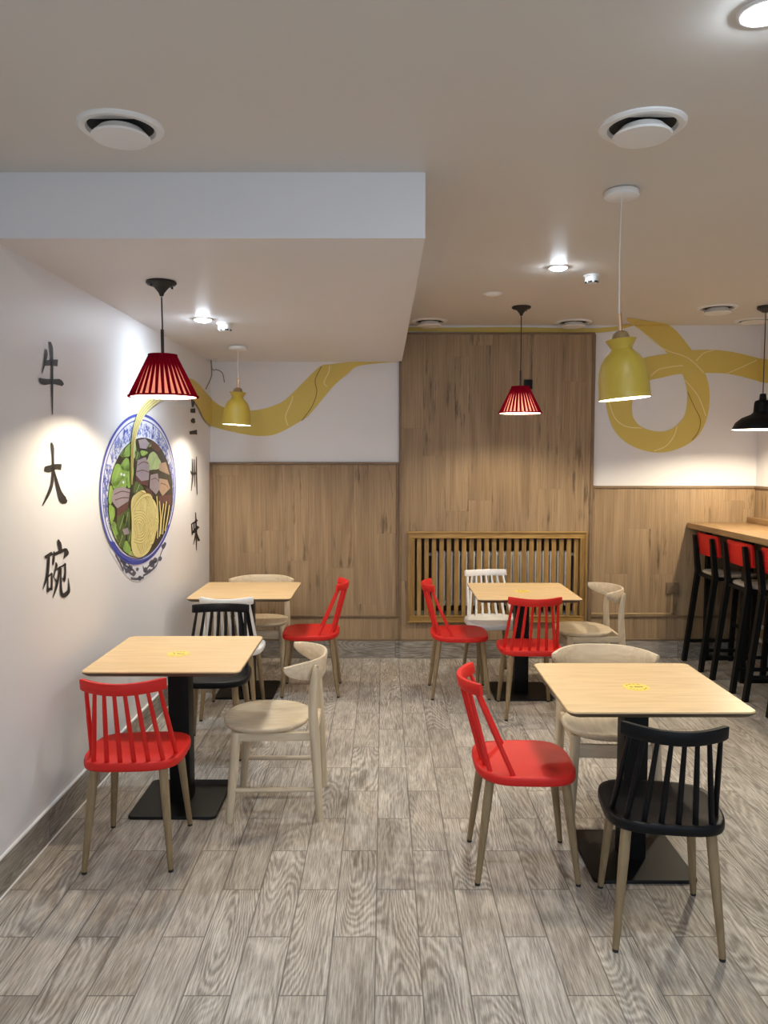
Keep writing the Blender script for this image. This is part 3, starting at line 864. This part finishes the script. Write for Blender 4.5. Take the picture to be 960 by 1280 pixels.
# ------------------------------------------------------------------ ceiling fittings
def vent(label, x, y, r=.132, drop=.032):
    t = thing('ceiling_vent', label, 'vent', (x, y, CZY(y)), 0, 'round white ceiling vents')
    b = new(); lathe(b, [(r, 0), (r * .99, -.007), (r * .93, -.013), (r * .80, -.012), (r * .765, -.004), (r * .75, .0), (r, 0)], 56); obj('flange', b, M['whiteplastic'], t)
    b = new(); lathe(b, [(0, -.001), (r * .78, -.001), (r * .78, -.0005), (0, -.0005)], 40); obj('duct_shade_disc', b, M['dark'], t)  # flat disc without depth; the shade inside the duct is its dark colour
    b = new(); lathe(b, [(0, -.010), (r * .50, -.010), (r * .62, -drop + .006), (r * .68, -drop - .002), (r * .65, -drop - .007), (r * .3, -drop - .010), (0, -drop - .010)], 56); obj('valve_disc', b, M['whiteplastic'], t)
    return t
def CP(px, py): p = on_ceil(px, py); return p.x, p.y
vent('round white ceiling vent nearest, above the soffit edge on the left', *CP(151, 158))
vent('round white ceiling vent nearest, on the right before the yellow lamp', *CP(803, 156))
vent('round white ceiling vent beside the soffit corner above the oak panel', *CP(537, 401), .142, .038)
vent('round white ceiling vent at top right corner of the oak panel', *CP(717, 402), .142, .038)
vent('round white ceiling vent at right, above the yellow ribbon loop', *CP(897, 384), .140, .038)
vent('round white ceiling vent tight in the far right ceiling corner', 2.955, 6.235, .15, .012)

def spot(label, x, y, z, power, lit=True):
    t = thing('recessed_spotlight', label, 'light', (x, y, z), 0, 'recessed ceiling spotlights')
    b = new(); lathe(b, [(.062, 0), (.062, -.004), (.054, -.007), (.046, -.006), (.044, 0)], 40); obj('trim_ring', b, M['whiteplastic'], t)
    b = new(); lathe(b, [(.045, -.002), (.040, -.010), (.026, -.016), (0, -.018)], 32); obj('lens', b, M['led'] if lit else M['lampwhite'], t)
    if lit:
        d = bpy.data.lights.new('spot_beam', 'SPOT'); d.energy = power; d.color = COOL; d.spot_size = math.radians(125); d.spot_blend = 0.7; d.shadow_soft_size = .04
        o = bpy.data.objects.new('spot_beam', d); o.location = (0, 0, -.03); COL.objects.link(o); o.parent = t
    return t
spot('lit recessed spotlight in the main ceiling above the far right table', *CP(698, 334), CZY(CP(698, 334)[1]), P_SPOT)
spot('lit recessed spotlight in the lowered soffit at left', -1.044, 4.526, SOFF, P_SPOT)
spot('lit recessed spotlight at the top right picture corner', *CP(957, 14), CZY(CP(957, 14)[1]), P_SPOT)
spot('unlit recessed spotlight in front of the far red lamp', *CP(616, 367), CZY(CP(616, 367)[1]), 0, False)
def sensor(label, x, y, z):
    t = thing('smoke_detector', label, 'detector', (x, y, z), 0, 'small white ceiling detectors')
    b = new(); lathe(b, [(0, 0), (.047, 0), (.047, -.010), (.040, -.012), (.040, -.034), (.034, -.046), (0, -.048)], 36); obj('housing', b, M['whiteplastic'], t)
    b = new()
    for a in (-2.15, -1.1, -.1, 3.2):
        c, s = math.cos(a), math.sin(a)
        tube(b, [(c * .032 - s * .012, s * .032 + c * .012, -.040), (c * .032 + s * .012, s * .032 - c * .012, -.040)], .0065, 8)
    obj('sensor_slot', b, M['dark'], t)
sensor('small white smoke detector beside the spotlight on the main ceiling', *CP(740, 344), CZY(CP(740, 344)[1]))
sensor('small white smoke detector beside the spotlight on the left soffit', -.945, 4.66, SOFF)

# ------------------------------------------------------------------ small fittings
b = new(); box(b, 1.163, 1.232, YC - .035, YC, 2.268, 2.348, 0, .004)
tag(obj('junction_box', b, M['blackmetal']), 'small black square box on the oak panel above the far red lamp', 'box')
so = thing('power_socket', 'brown square power socket low on the oak wall left of the stools', 'socket', (2.448, YB, .600))
b = new(); box(b, -.052, .052, -.022, .001, -.048, .048, 0, .006); obj('plate', b, M['socket'], so)
b = new(); lathe(b, [(.030, 0), (.030, .004), (.022, .004), (.020, -.004), (0, -.004)], 28); bmesh.ops.rotate(b, verts=b.verts, cent=(0, 0, 0), matrix=Matrix.Rotation(PI / 2, 3, 'X')); bmesh.ops.translate(b, verts=b.verts, vec=(0, -.022, 0)); obj('outlet', b, M['oak_trim'], so)
b = new(); box(b, 2.440, 2.456, YB - .012, YB, .37, .552, 0, .002, 1); box(b, 1.76, 2.456, YB - .012, YB, .372, .388, 0, .002, 1)
tag(obj('cable_trunking', b, M['conduit']), 'thin golden cable strip running from the brown socket down and left', 'cable cover')
b = new(); box(b, 3.085, 3.10, YB - .012, YB, .37, .60, 0, .002, 1)
tag(obj('cable_trunking', b, M['conduit']), 'short upright golden cable strip on oak wall behind the bar', 'cable cover')
for z, w in ((.322, 'upper'), (.205, 'lower')):
    b = new(); tube(b, [(XR - .045, 3.4, z), (XR - .045, YB - .03, z)], .016, 12)
    for y in (4.0, 5.2, 6.3): box(b, XR - .045, XR - .013, y - .008, y + .008, z - .006, z + .006)
    tag(obj('heating_pipe', b, M['pipe']), w + ' of two white heating pipes along the right wall under the bar', 'pipe', 'white heating pipes')
hc = thing('hanging_cable', 'two grey loose cable ends hanging from the soffit in left corner', 'cable', (-1.395, 6.30, SOFF))
b = new(); box(b, -.03, .05, -.02, .02, -.012, 0, 0, .003); obj('cover_plate', b, M['ceiling'], hc)
b = new(); tube(b, smooth_line([(0, 0, -.01), (.006, 0, -.09), (.0, 0, -.15), (-.045, 0, -.245)], 6), .0045, 8); obj('cable', b, M['cable'], hc)
b = new(); tube(b, smooth_line([(.004, 0, -.01), (.012, 0, -.085), (.05, 0, -.088), (.092, 0, -.115), (.108, 0, -.19)], 6), .004, 8); obj('cable', b, M['cable'], hc)

# ------------------------------------------------------------------ wall paintings
random.seed(5)
PAINT = 0.003
def stroke_px(bm, pts, fn, mi=0, sub=5):
    """brush stroke: (px, py, width px) -> ribbon laid on a wall"""
    P = smooth_line(pts, sub) if len(pts) > 2 else [tuple(a + (b2 - a) * k / 4 for a, b2 in zip(pts[0], pts[1])) for k in range(5)]
    L, R = [], []
    for i, (x, y, w) in enumerate(P):
        x0, y0, _ = P[max(0, i - 1)]; x1, y1, _ = P[min(len(P) - 1, i + 1)]
        d = math.hypot(x1 - x0, y1 - y0) or 1
        nx, ny = -(y1 - y0) / d, (x1 - x0) / d
        L.append(bm.verts.new(fn(x + nx * w / 2, y + ny * w / 2))); R.append(bm.verts.new(fn(x - nx * w / 2, y - ny * w / 2)))
    for i in range(len(P) - 1):
        f = bm.faces.new((L[i], L[i + 1], R[i + 1], R[i])); f.material_index = mi
LW = lambda px, py: on_left(px, py, PAINT)
def glyph(label, strokes, ox, oy, sc):
    b = new()
    for s in strokes: stroke_px(b, [(ox + x / sc, oy + y / sc, w * 1.22 / sc) for x, y, w in s], LW)
    tag(obj('wall_character', b, M['ink'], smooth=0), label, 'lettering', 'black brush characters on the left wall')
glyph('topmost large black brush character on the left wall', [
    [(147, 142, 8), (148, 175, 18), (140, 225, 14), (121, 304, 3)],
    [(138, 234, 30), (190, 231, 34), (225, 233, 38)],
    [(102, 336, 12), (130, 358, 34), (190, 357, 26), (235, 362, 34), (260, 382, 16)],
    [(172, 92, 10), (182, 135, 18), (187, 230, 13), (188, 400, 12), (191, 578, 4)]], 30, 410, 5.335)
glyph('middle large black brush character on the left wall, two legs spread', [
    [(138, 938, 26), (165, 940, 38), (210, 925, 30), (250, 928, 34)],
    [(183, 764, 8), (190, 795, 18), (194, 860, 12), (194, 950, 12), (187, 1040, 15), (165, 1105, 15), (124, 1186, 4)],
    [(197, 940, 8), (212, 1000, 14), (236, 1090, 24), (262, 1145, 40), (288, 1158, 14)]], 30, 410, 5.335)
glyph('lowest large black brush character on the left wall', [
    [(278, 498, 30), (320, 478, 40), (378, 440, 38)],
    [(332, 490, 28), (318, 680, 30), (298, 790, 24), (253, 922, 6)],
    [(318, 765, 14), (318, 860, 16), (320, 962, 20)], [(308, 770, 14), (345, 735, 18), (374, 705, 18)],
    [(372, 712, 14), (374, 800, 16), (368, 930, 22)], [(316, 935, 34), (345, 922, 30), (380, 915, 30)],
    [(457, 258, 12), (470, 310, 42), (482, 360, 40), (490, 410, 34)],
    [(400, 415, 8), (402, 470, 24), (392, 560, 20), (388, 605, 6)],
    [(400, 462, 34), (480, 425, 36), (560, 388, 30)], [(556, 380, 24), (570, 440, 46), (545, 485, 24), (524, 520, 4)],
    [(424, 562, 8), (434, 610, 26), (415, 690, 14), (393, 765, 14)],
    [(412, 668, 20), (450, 650, 20), (485, 625, 24)],
    [(478, 640, 24), (460, 760, 22), (430, 900, 24), (386, 1042, 5)],
    [(395, 755, 6), (415, 790, 14), (440, 830, 18)],
    [(484, 625, 16), (520, 610, 18), (558, 580, 22)],
    [(550, 582, 18), (552, 690, 20), (542, 780, 26), (540, 832, 6)], [(506, 768, 4), (525, 790, 18), (545, 800, 20)],
    [(492, 640, 16), (492, 800, 18), (498, 950, 26), (525, 1005, 46), (575, 975, 44), (600, 925, 28), (592, 770, 4)]], 30, 650, 10.66)
S2 = 5.82
glyph('topmost small black brush character near the left back corner', [
    [(84, 62, 5), (86, 110, 8), (90, 168, 4)], [(106, 62, 5), (103, 110, 8), (97, 168, 4)],
    [(76, 195, 22), (92, 194, 26), (112, 194, 28)], [(80, 272, 14), (96, 268, 32), (110, 266, 22)],
    [(70, 356, 20), (95, 353, 22), (124, 350, 30)]], 225, 480, S2)
glyph('middle small black brush character near the left back corner', [
    [(88, 545, 4), (92, 640, 8), (90, 700, 7), (82, 778, 3)], [(103, 548, 4), (105, 640, 7), (107, 748, 3)],
    [(120, 527, 4), (120, 660, 8), (125, 806, 4)], [(76, 632, 3), (84, 648, 9), (90, 664, 5)],
    [(92, 638, 3), (98, 652, 8), (104, 664, 4)], [(107, 636, 3), (113, 652, 8), (119, 664, 4)]], 225, 480, S2)
glyph('lowest small black brush character near the left back corner', [
    [(84, 1018, 5), (88, 1060, 8), (91, 1098, 7)], [(82, 1022, 7), (102, 1006, 8)], [(101, 1006, 6), (103, 1085, 8)], [(89, 1084, 8), (104, 1074, 9)],
    [(105, 1012, 12), (116, 998, 12), (126, 988, 14)], [(97, 1078, 14), (115, 1058, 16), (135, 1036, 16)],
    [(113, 934, 5), (117, 1010, 9), (119, 1100, 9), (120, 1212, 3)], [(115, 1075, 6), (108, 1125, 7), (97, 1168, 3)],
    [(118, 1072, 5), (128, 1110, 10), (138, 1142, 16)]], 225, 480, S2)

# ribbons of noodle dough painted on the walls
def ribbon(label, fn, up, lo, deco, pour=0):
    t = thing('ribbon_painting', label, 'wall painting', tuple(fn(*up[len(up) // 2], 0)), 0, 'yellow noodle ribbons painted on the walls')
    def put(name, b, mat):
        bmesh.ops.translate(b, verts=b.verts, vec=-Vector(t.location)); obj(name, b, mat, t, smooth=0)
    U, L = smooth_line(up, 5), smooth_line(lo, 5)
    b = new()
    N = 80
    def at(P, q):
        f = q * (len(P) - 1); i = min(int(f), len(P) - 2); r = f - i
        return tuple(a + (c - a) * r for a, c in zip(P[i], P[i + 1]))
    us = [b.verts.new(fn(*at(U, k / N), PAINT)) for k in range(N + 1)]; ls = [b.verts.new(fn(*at(L, k / N), PAINT)) for k in range(N + 1)]
    for k in range(pour, N): b.faces.new((us[k], us[k + 1], ls[k + 1], ls[k]))
    for v in [v for v in b.verts if not v.link_faces]: b.verts.remove(v)
    if fn is BW:                                  # the band runs off the wall on to the ceiling
        pn = Vector((0, -0.018, 1))
        def clip(bb, co, no): bmesh.ops.bisect_plane(bb, geom=bb.verts[:] + bb.edges[:] + bb.faces[:], plane_co=co, plane_no=no, clear_outer=True)
        clip(b, (0, YW, CZY(YW) - .001), pn)
        b2 = new()
        us = [b2.verts.new(on_ceil(*at(U, k / N), PAINT)) for k in range(N + 1)]; ls = [b2.verts.new(on_ceil(*at(L, k / N), PAINT)) for k in range(N + 1)]
        for k in range(N):
            if min(us[k].co.y, us[k + 1].co.y, ls[k].co.y, ls[k + 1].co.y) < YW and max(us[k].co.z, ls[k].co.z) < 4 and min(us[k].co.z, ls[k].co.z, us[k + 1].co.z, ls[k + 1].co.z) > 2: b2.faces.new((us[k], us[k + 1], ls[k + 1], ls[k]))
        for v in [v for v in b2.verts if not v.link_faces]: b2.verts.remove(v)
        clip(b2, (0, YW - .001, 0), (0, 1, 0))
        me2 = bpy.data.meshes.new('ribbon_end'); b2.to_mesh(me2); b2.free(); b.from_mesh(me2); bpy.data.meshes.remove(me2)
    put('ribbon_band', b, M['ribbon'])
    if pour:
        b = new()
        us = [b.verts.new(fn(*at(U, k / N), PAINT)) for k in range(pour + 1)]; ls = [b.verts.new(fn(*at(L, k / N), PAINT)) for k in range(pour + 1)]
        for k in range(pour): b.faces.new((us[k], us[k + 1], ls[k + 1], ls[k]))
        put('pouring_noodles', b, M['noodle_pale'])
        b = new()
        for q in (.25, .5, .75):
            stroke_px(b, [tuple(a + (c - a) * q for a, c in zip(at(U, k / N), at(L, k / N))) + (.7,) for k in range(0, pour + 1, 4)], lambda x, y: fn(x, y, PAINT + .0015))
        put('noodle_line', b, M['noodle_line'])
    for kind, w in (('l', .8), ('d', .7)):
        ls_ = [d[1] for d in deco if d[0] == kind]
        if ls_:
            b = new()
            for d in ls_: stroke_px(b, [(x, y, w * 1.5) for x, y in d], lambda x, y: fn(x, y, PAINT + .0015))
            put('light_line' if kind == 'l' else 'dark_line', b, M['ribbon_light' if kind == 'l' else 'ribbon_dark'])
    return t
def BW(px, py, off):
    return on_back(px, py, YW - off)
RWn = lambda px, py, off: on_right(px, py, XR - off)
LWn = lambda px, py, off: on_left(px, py, off + (.010 if off else 0))
c6 = lambda pts: [(720 + x / 4, 380 + y / 4) for x, y in pts]
ribbon('yellow ribbon wave painted on the back wall left of the oak panel', BW,
       [(262, 497), (277, 508), (297, 513), (315, 513), (333, 510), (353, 502), (367, 490), (380, 477), (400, 458), (415, 455), (450, 451), (498, 447)],
       [(262, 532), (283, 538), (307, 543), (327, 545), (347, 542), (373, 528), (387, 518), (413, 487), (424, 476), (435, 467), (450, 457), (500, 452)],
       [('l', [(360, 532), (357, 520), (364, 503), (366, 495)]), ('l', [(409, 483), (405, 478), (411, 465), (412, 457)]), ('d', [(377, 526), (390, 508), (396, 490), (394, 475), (402, 458)])])
ribbon('narrow yellow ribbon strip painted along the wall top above the oak panel', BW,
       [(503, 408.5), (560, 409.5), (640, 409), (748, 410), (790, 404)], [(503, 414), (560, 415), (640, 415.5), (748, 416), (792, 407)], [])
loop_u = c6([(255, 68), (390, 90), (480, 115), (575, 225), (640, 330), (668, 440), (655, 570), (600, 670), (500, 728), (390, 742), (270, 705), (190, 630), (155, 530), (150, 460), (160, 400), (200, 335), (260, 300)])
loop_l = c6([(255, 84), (350, 150), (440, 228), (520, 330), (548, 400), (556, 470), (545, 550), (505, 605), (450, 634), (390, 635), (325, 612), (288, 570), (280, 520), (285, 470), (300, 430), (330, 400), (365, 382)])
ribbon('yellow ribbon loop painted on the back wall behind the front yellow lamp', BW, loop_u, loop_l,
       [('l', c6([(340, 145), (440, 225), (560, 270), (640, 345)])), ('l', c6([(545, 380), (610, 460), (650, 560)])), ('l', c6([(390, 735), (450, 710), (490, 660), (505, 610)])),
        ('l', c6([(165, 490), (195, 570), (250, 612), (330, 620)])), ('d', c6([(558, 440), (590, 510), (622, 580), (610, 640), (580, 680)]))])
BW2 = lambda px, py, off: on_back(px, py, YW - off - (.001 if off else 0))
ribbon('yellow ribbon tail painted from the loop towards the right back corner', BW2,
       c6([(240, 315), (300, 282), (360, 264), (480, 245), (600, 230), (700, 230), (800, 243), (919, 273)]),
       c6([(330, 402), (345, 394), (375, 380), (440, 366), (520, 350), (700, 345), (800, 356), (919, 388)]),
       [('l', c6([(375, 360), (420, 325), (520, 308), (530, 312)])), ('l', c6([(750, 350), (830, 315), (905, 280)])), ('l', c6([(600, 285), (640, 245), (690, 232)]))])
ribbon('yellow ribbon tail continuing on the right wall at picture edge', RWn, [(945.2, 447.3), (953, 448.5), (962, 449), (985, 446)], [(945.2, 476.3), (953, 478), (962, 479), (985, 480)], [])
ribbon('yellow noodle ribbon painted on the left wall rising from the bowl', LWn,
       [(163.5, 604), (163.5, 575), (165, 545), (170, 522), (177, 508), (190, 495), (205, 484), (220, 476), (233, 472), (245, 477), (257, 490), (265.5, 499)],
       [(165.5, 606), (167, 575), (170, 548), (178, 525), (188, 511), (203, 500), (215, 494), (226, 491), (236, 494), (247, 508), (257, 526), (265.5, 533)], [], 48)

# the bowl of noodles: ellipse on the left wall, in (Y, Z)
CY, CZ, AY, AZ = 4.675, 1.512, 0.728, 0.452
def W(u, v, off=PAINT):
    """u right, v up in units of the rim ellipse"""
    z = CZ + v * AZ
    return Vector((XL(z) + off, CY + u * AY, z))
bowl = thing('bowl_painting', 'large blue and white bowl of beef noodles painted on the left wall', 'wall painting', tuple(W(0, 0, 0)))
def put(name, b, mats, parent=bowl):
    bmesh.ops.translate(b, verts=b.verts, vec=-Vector(bowl.location)); return obj(name, b, mats, parent, smooth=0)
def disc(b, cu, cv, ru, rv, off, mi=0, N=72, a0=0, a1=360):
    vs = [b.verts.new(W(cu + ru * math.cos(math.radians(a0 + (a1 - a0) * k / N)), cv + rv * math.sin(math.radians(a0 + (a1 - a0) * k / N)), off)) for k in range(N)]
    f = b.faces.new(vs); f.material_index = mi
def ringp(b, c0, r0, c1, r1, off, mi=0, N=96, a0=0, a1=360):
    va, vb = [], []
    for k in range(N + 1):
        t = math.radians(a0 + (a1 - a0) * k / N)
        va.append(b.verts.new(W(c0[0] + r0[0] * math.cos(t), c0[1] + r0[1] * math.sin(t), off))); vb.append(b.verts.new(W(c1[0] + r1[0] * math.cos(t), c1[1] + r1[1] * math.sin(t), off)))
    for k in range(N):
        f = b.faces.new((va[k], va[k + 1], vb[k + 1], vb[k])); f.material_index = mi
def line(b, pts, w, off, mi=0):
    """stroke in (u, v); w in metres"""
    P = smooth_line([(x, y) for x, y in pts], 5) if len(pts) > 2 else list(pts)
    L, R = [], []
    for i, (x, y) in enumerate(P):
        x0, y0 = P[max(0, i - 1)]; x1, y1 = P[min(len(P) - 1, i + 1)]
        dx, dy = (x1 - x0) * AY, (y1 - y0) * AZ
        d = math.hypot(dx, dy) or 1
        nx, ny = -dy / d * w / 2 / AY, dx / d * w / 2 / AZ
        L.append(b.verts.new(W(x + nx, y + ny, off))); R.append(b.verts.new(W(x - nx, y - ny, off)))
    for i in range(len(P) - 1):
        f = b.faces.new((L[i], L[i + 1], R[i + 1], R[i])); f.material_index = mi
def blob(b, pts, off, mi=0, sm=True):
    P = pts
    if sm:
        P = smooth_line(list(pts) + [pts[0], pts[1]], 4)[4:4 + 4 * len(pts)]
    poly(b, [W(x, y, off) for x, y in P], mi)
# px -> (u, v) on the wall
def uv(px, py):
    p = on_left(px, py, 0)
    return ((p.y - CY) / AY, (p.z - CZ) / AZ)
z7 = lambda pts: [uv(100 + x / 4.925, 480 + y / 4.923) for x, y in pts]
b = new()
blob(b, z7([(182, 1000), (205, 1060), (240, 1120), (285, 1180), (330, 1215), (380, 1205), (440, 1165), (490, 1110), (530, 1030), (545, 950), (500, 900), (300, 900)]), PAINT - .001)
for s in ([(240, 1060), (265, 1110), (300, 1130), (330, 1150)], [(262, 1125), (290, 1150), (330, 1180)], [(280, 1090), (300, 1110), (295, 1140)],
          [(385, 1180), (420, 1160), (465, 1120), (480, 1080)], [(400, 1150), (430, 1110), (470, 1090)], [(385, 1120), (395, 1150), (420, 1155)],
          [(490, 1060), (505, 1020), (525, 990)], [(215, 1050), (240, 1095), (265, 1150)], [(440, 1090), (455, 1110), (445, 1130)], [(310, 1195), (345, 1200), (390, 1190)]):
    line(b, z7(s), .014, PAINT, 1)
for cx, cy_, r in ((270, 1100, 14), (305, 1135, 16), (440, 1105, 18), (460, 1085, 14), (400, 1145, 14), (510, 1000, 12), (330, 1165, 12), (425, 1150, 10), (285, 1150, 12), (365, 1195, 12), (255, 1085, 11), (490, 1075, 12), (520, 985, 9), (350, 1140, 9)):
    blob(b, z7([(cx + r * math.cos(a), cy_ + r * 1.3 * math.sin(a)) for a in (0, 1.2, 2.3, 3.4, 4.6, 5.5)]), PAINT, 1)
put('bowl_body', b, [M['china'], M['grey_line']])
b = new(); disc(b, 0, 0, 1, 1, PAINT + .001); put('bowl_rim', b, M['china'])
FC, FR = (0.02, -.115), (.862, .80)
b = new()
ringp(b, (0, 0), (1.0, 1.0), (0, 0), (.972, .965), PAINT + .002)
ringp(b, (0, -.005), (.945, .93), (0, -.005), (.932, .915), PAINT + .002)
ringp(b, (0, 0), (.97, .99), FC, (FR[0] + .015, FR[1] + .03), PAINT + .002, a0=215, a1=325)
put('blue_band', b, M['blue'])
b = new()
for k in range(210):
    a = random.uniform(-.35, PI + .35)
    q = random.uniform(.12, .92)
    ru = FR[0] + (.925 - FR[0]) * q; rv = FR[1] + (.90 - FR[1]) * q
    cu, cv = FC[0] * (1 - q) + ru * math.cos(a), FC[1] * (1 - q) + rv * math.sin(a)
    r = random.uniform(.006, .018)
    a2 = random.uniform(0, 6)
    blob(b, [(cu + r / AY * (1 + .5 * math.sin(3 * t + a2)) * math.cos(t), cv + r / AZ * (1 + .5 * math.sin(3 * t + a2)) * math.sin(t)) for t in [2 * PI * j / 9 for j in range(9)]], PAINT + .002, random.choice((0, 0, 1)))
for k in range(60):
    a = random.uniform(-.35, PI + .35); q = random.uniform(.15, .85)
    pts = []
    for j in range(4):
        aa = a + j * .035; qq = q + .18 * math.sin(j * 1.9 + k)
        ru = FR[0] + (.925 - FR[0]) * qq; rv = FR[1] + (.90 - FR[1]) * qq
        pts.append((FC[0] * (1 - qq) + ru * math.cos(aa), FC[1] * (1 - qq) + rv * math.sin(aa)))
    line(b, pts, .005, PAINT + .0025, 0)
put('floral_pattern', b, [M['blue_pale'], M['blue']])
b = new(); disc(b, FC[0], FC[1], FR[0], FR[1], PAINT + .003); put('broth', b, M['broth'])
def inside(u, v, s=.985): return ((u - FC[0]) / (FR[0] * s)) ** 2 + ((v - FC[1]) / (FR[1] * s)) ** 2 < 1
def clamp_in(P, s=.985):
    out = []
    for u, v in P:
        d = math.sqrt(((u - FC[0]) / FR[0]) ** 2 + ((v - FC[1]) / FR[1]) ** 2)
        if d > s: u, v = FC[0] + (u - FC[0]) * s / d, FC[1] + (v - FC[1]) * s / d
        out.append((u, v))
    return out
b = new()
leaves = [((275, 410), 38, 45, 0), ((220, 560), 45, 80, 0), ((275, 500), 30, 40, 0), ((295, 560), 28, 70, 0), ((240, 610), 50, 40, 0), ((175, 680), 20, 55, 0), ((345, 440), 16, 32, 1),
          ((385, 425), 22, 16, 0), ((350, 640), 30, 40, 1), ((185, 800), 20, 60, 0), ((250, 850), 36, 70, 1), ((205, 900), 24, 50, 0), ((245, 960), 28, 50, 1), ((280, 1010), 24, 40, 0),
          ((280, 830), 24, 70, 1), ((230, 1000), 18, 40, 0), ((300, 940), 20, 50, 1), ((310, 1050), 22, 20, 2), ((210, 960), 14, 26, 2), ((200, 870), 12, 24, 2), ((250, 420), 22, 34, 1),
          ((445, 480), 45, 55, 2), ((300, 380), 26, 26, 0), ((430, 375), 26, 18, 1), ((330, 400), 8, 60, 2)]
for (cx, cy_), rx, ry, mi in leaves:
    ph = random.uniform(0, 6)
    P = [(cx + rx * (1 + .16 * math.sin(3 * t + ph)) * math.cos(t), cy_ + ry * (1 + .16 * math.sin(3 * t + ph)) * math.sin(t)) for t in [2 * PI * j / 12 for j in range(12)]]
    blob(b, clamp_in(z7(P)), PAINT + .004, mi)
    line(b, clamp_in(z7([(cx - rx * .4, cy_ + ry * .6), (cx, cy_), (cx + rx * .3, cy_ - ry * .6)])), .006, PAINT + .0045, 2 if mi != 2 else 0)
for x, y in ((245, 555), (262, 560), (258, 605)):
    blob(b, z7([(x - 6, y), (x, y - 9), (x + 7, y), (x, y + 9)]), PAINT + .005, 3)
put('herb_leaves', b, [M['green'], M['green_dark'], M['green_pale'], M['china']])
b = new()
meats = [([(345, 470), (395, 450), (420, 500), (415, 590), (370, 600), (335, 560)], 0), ([(335, 565), (370, 598), (415, 588), (410, 630), (360, 615), (333, 585)], 1),
         ([(425, 560), (470, 550), (485, 640), (460, 680), (420, 640)], 0), ([(480, 580), (530, 590), (548, 640), (500, 690), (478, 650)], 2), ([(480, 490), (520, 480), (545, 560), (510, 545), (478, 530)], 2),
         ([(195, 650), (250, 632), (300, 650), (290, 720), (220, 765), (185, 720)], 0), ([(220, 765), (290, 720), (285, 770), (215, 820)], 1), ([(475, 690), (555, 680), (552, 745), (510, 730), (480, 780)], 1),
         ([(350, 345), (395, 335), (420, 365), (400, 400), (360, 395)], 0), ([(430, 340), (460, 355), (490, 400), (470, 420), (430, 390)], 1), ([(250, 895), (285, 885), (295, 920), (265, 930)], 0),
         ([(395, 640), (430, 650), (445, 700), (410, 690)], 1)]
for P, mi in meats: blob(b, clamp_in(z7(P)), PAINT + .0055, mi, False)
for s in ([(345, 500), (380, 480), (415, 490)], [(340, 540), (380, 530), (418, 545)], [(200, 680), (250, 660), (298, 670)], [(205, 715), (250, 700), (290, 700)], [(430, 590), (455, 580), (478, 600)], [(490, 610), (520, 620), (535, 640)]):
    line(b, z7(s), .005, PAINT + .006, 1)
put('meat_slices', b, [M['meat'], M['meat_dark'], M['meat_tan']])
b = new()
blob(b, clamp_in(z7([(305, 720), (340, 670), (385, 655), (410, 690), (450, 720), (470, 790), (475, 860), (450, 940), (420, 1020), (380, 1065), (330, 1062), (305, 1000), (308, 880)])), PAINT + .007)
def strand(P, w):
    P = clamp_in(z7(P), .955)
    strand.n += 1
    o = PAINT + .0074 + strand.n * .00004
    line(b, P, w * 1.45, o, 1); line(b, P, w, o + .00002, 0)
strand.n = 0
for k in range(15):                             # long strands hanging down
    x = 316 + k * 10.2; top = 668 + abs(k - 6) * 11
    strand([(x + 4, top + 12), (x - 6 + 6 * math.sin(k * 1.7), top + 80), (x + 9 * math.sin(k * 2.3), 850), (x * .72 + 106 + 9 * math.cos(k * 1.3), 960), (x * .5 + 190 + 5 * math.sin(k), 1052 - abs(k - 5) * 8)], .017)
for k in range(7):                              # swoops over the top of the heap
    strand([(308 + k * 4, 800 - k * 10), (322 + k * 9, 715 - k * 4), (352 + k * 12, 672 + k * 3), (390 + k * 9, 690 + k * 12), (412 + k * 7, 770 + k * 14), (405 + k * 6, 850 + k * 12)], .015)
for k in range(5):                              # curls low on the left
    r = 20 + k * 11
    strand([(352 + r * math.cos(t), 880 + r * 1.5 * math.sin(t)) for t in [(-2.9 + q * .8 + k * .25) for q in range(6)]], .013)
for x0, x1, x2, y0, y1 in ((462, 470, 466, 690, 950), (478, 486, 478, 720, 940), (505, 492, 486, 735, 925), (522, 508, 498, 722, 925), (540, 528, 512, 745, 905)):
    strand([(x0, y0), (x1, (y0 + y1) / 2), (x2, y1)], .016)
put('noodles', b, [M['noodle'], M['noodle_line']])
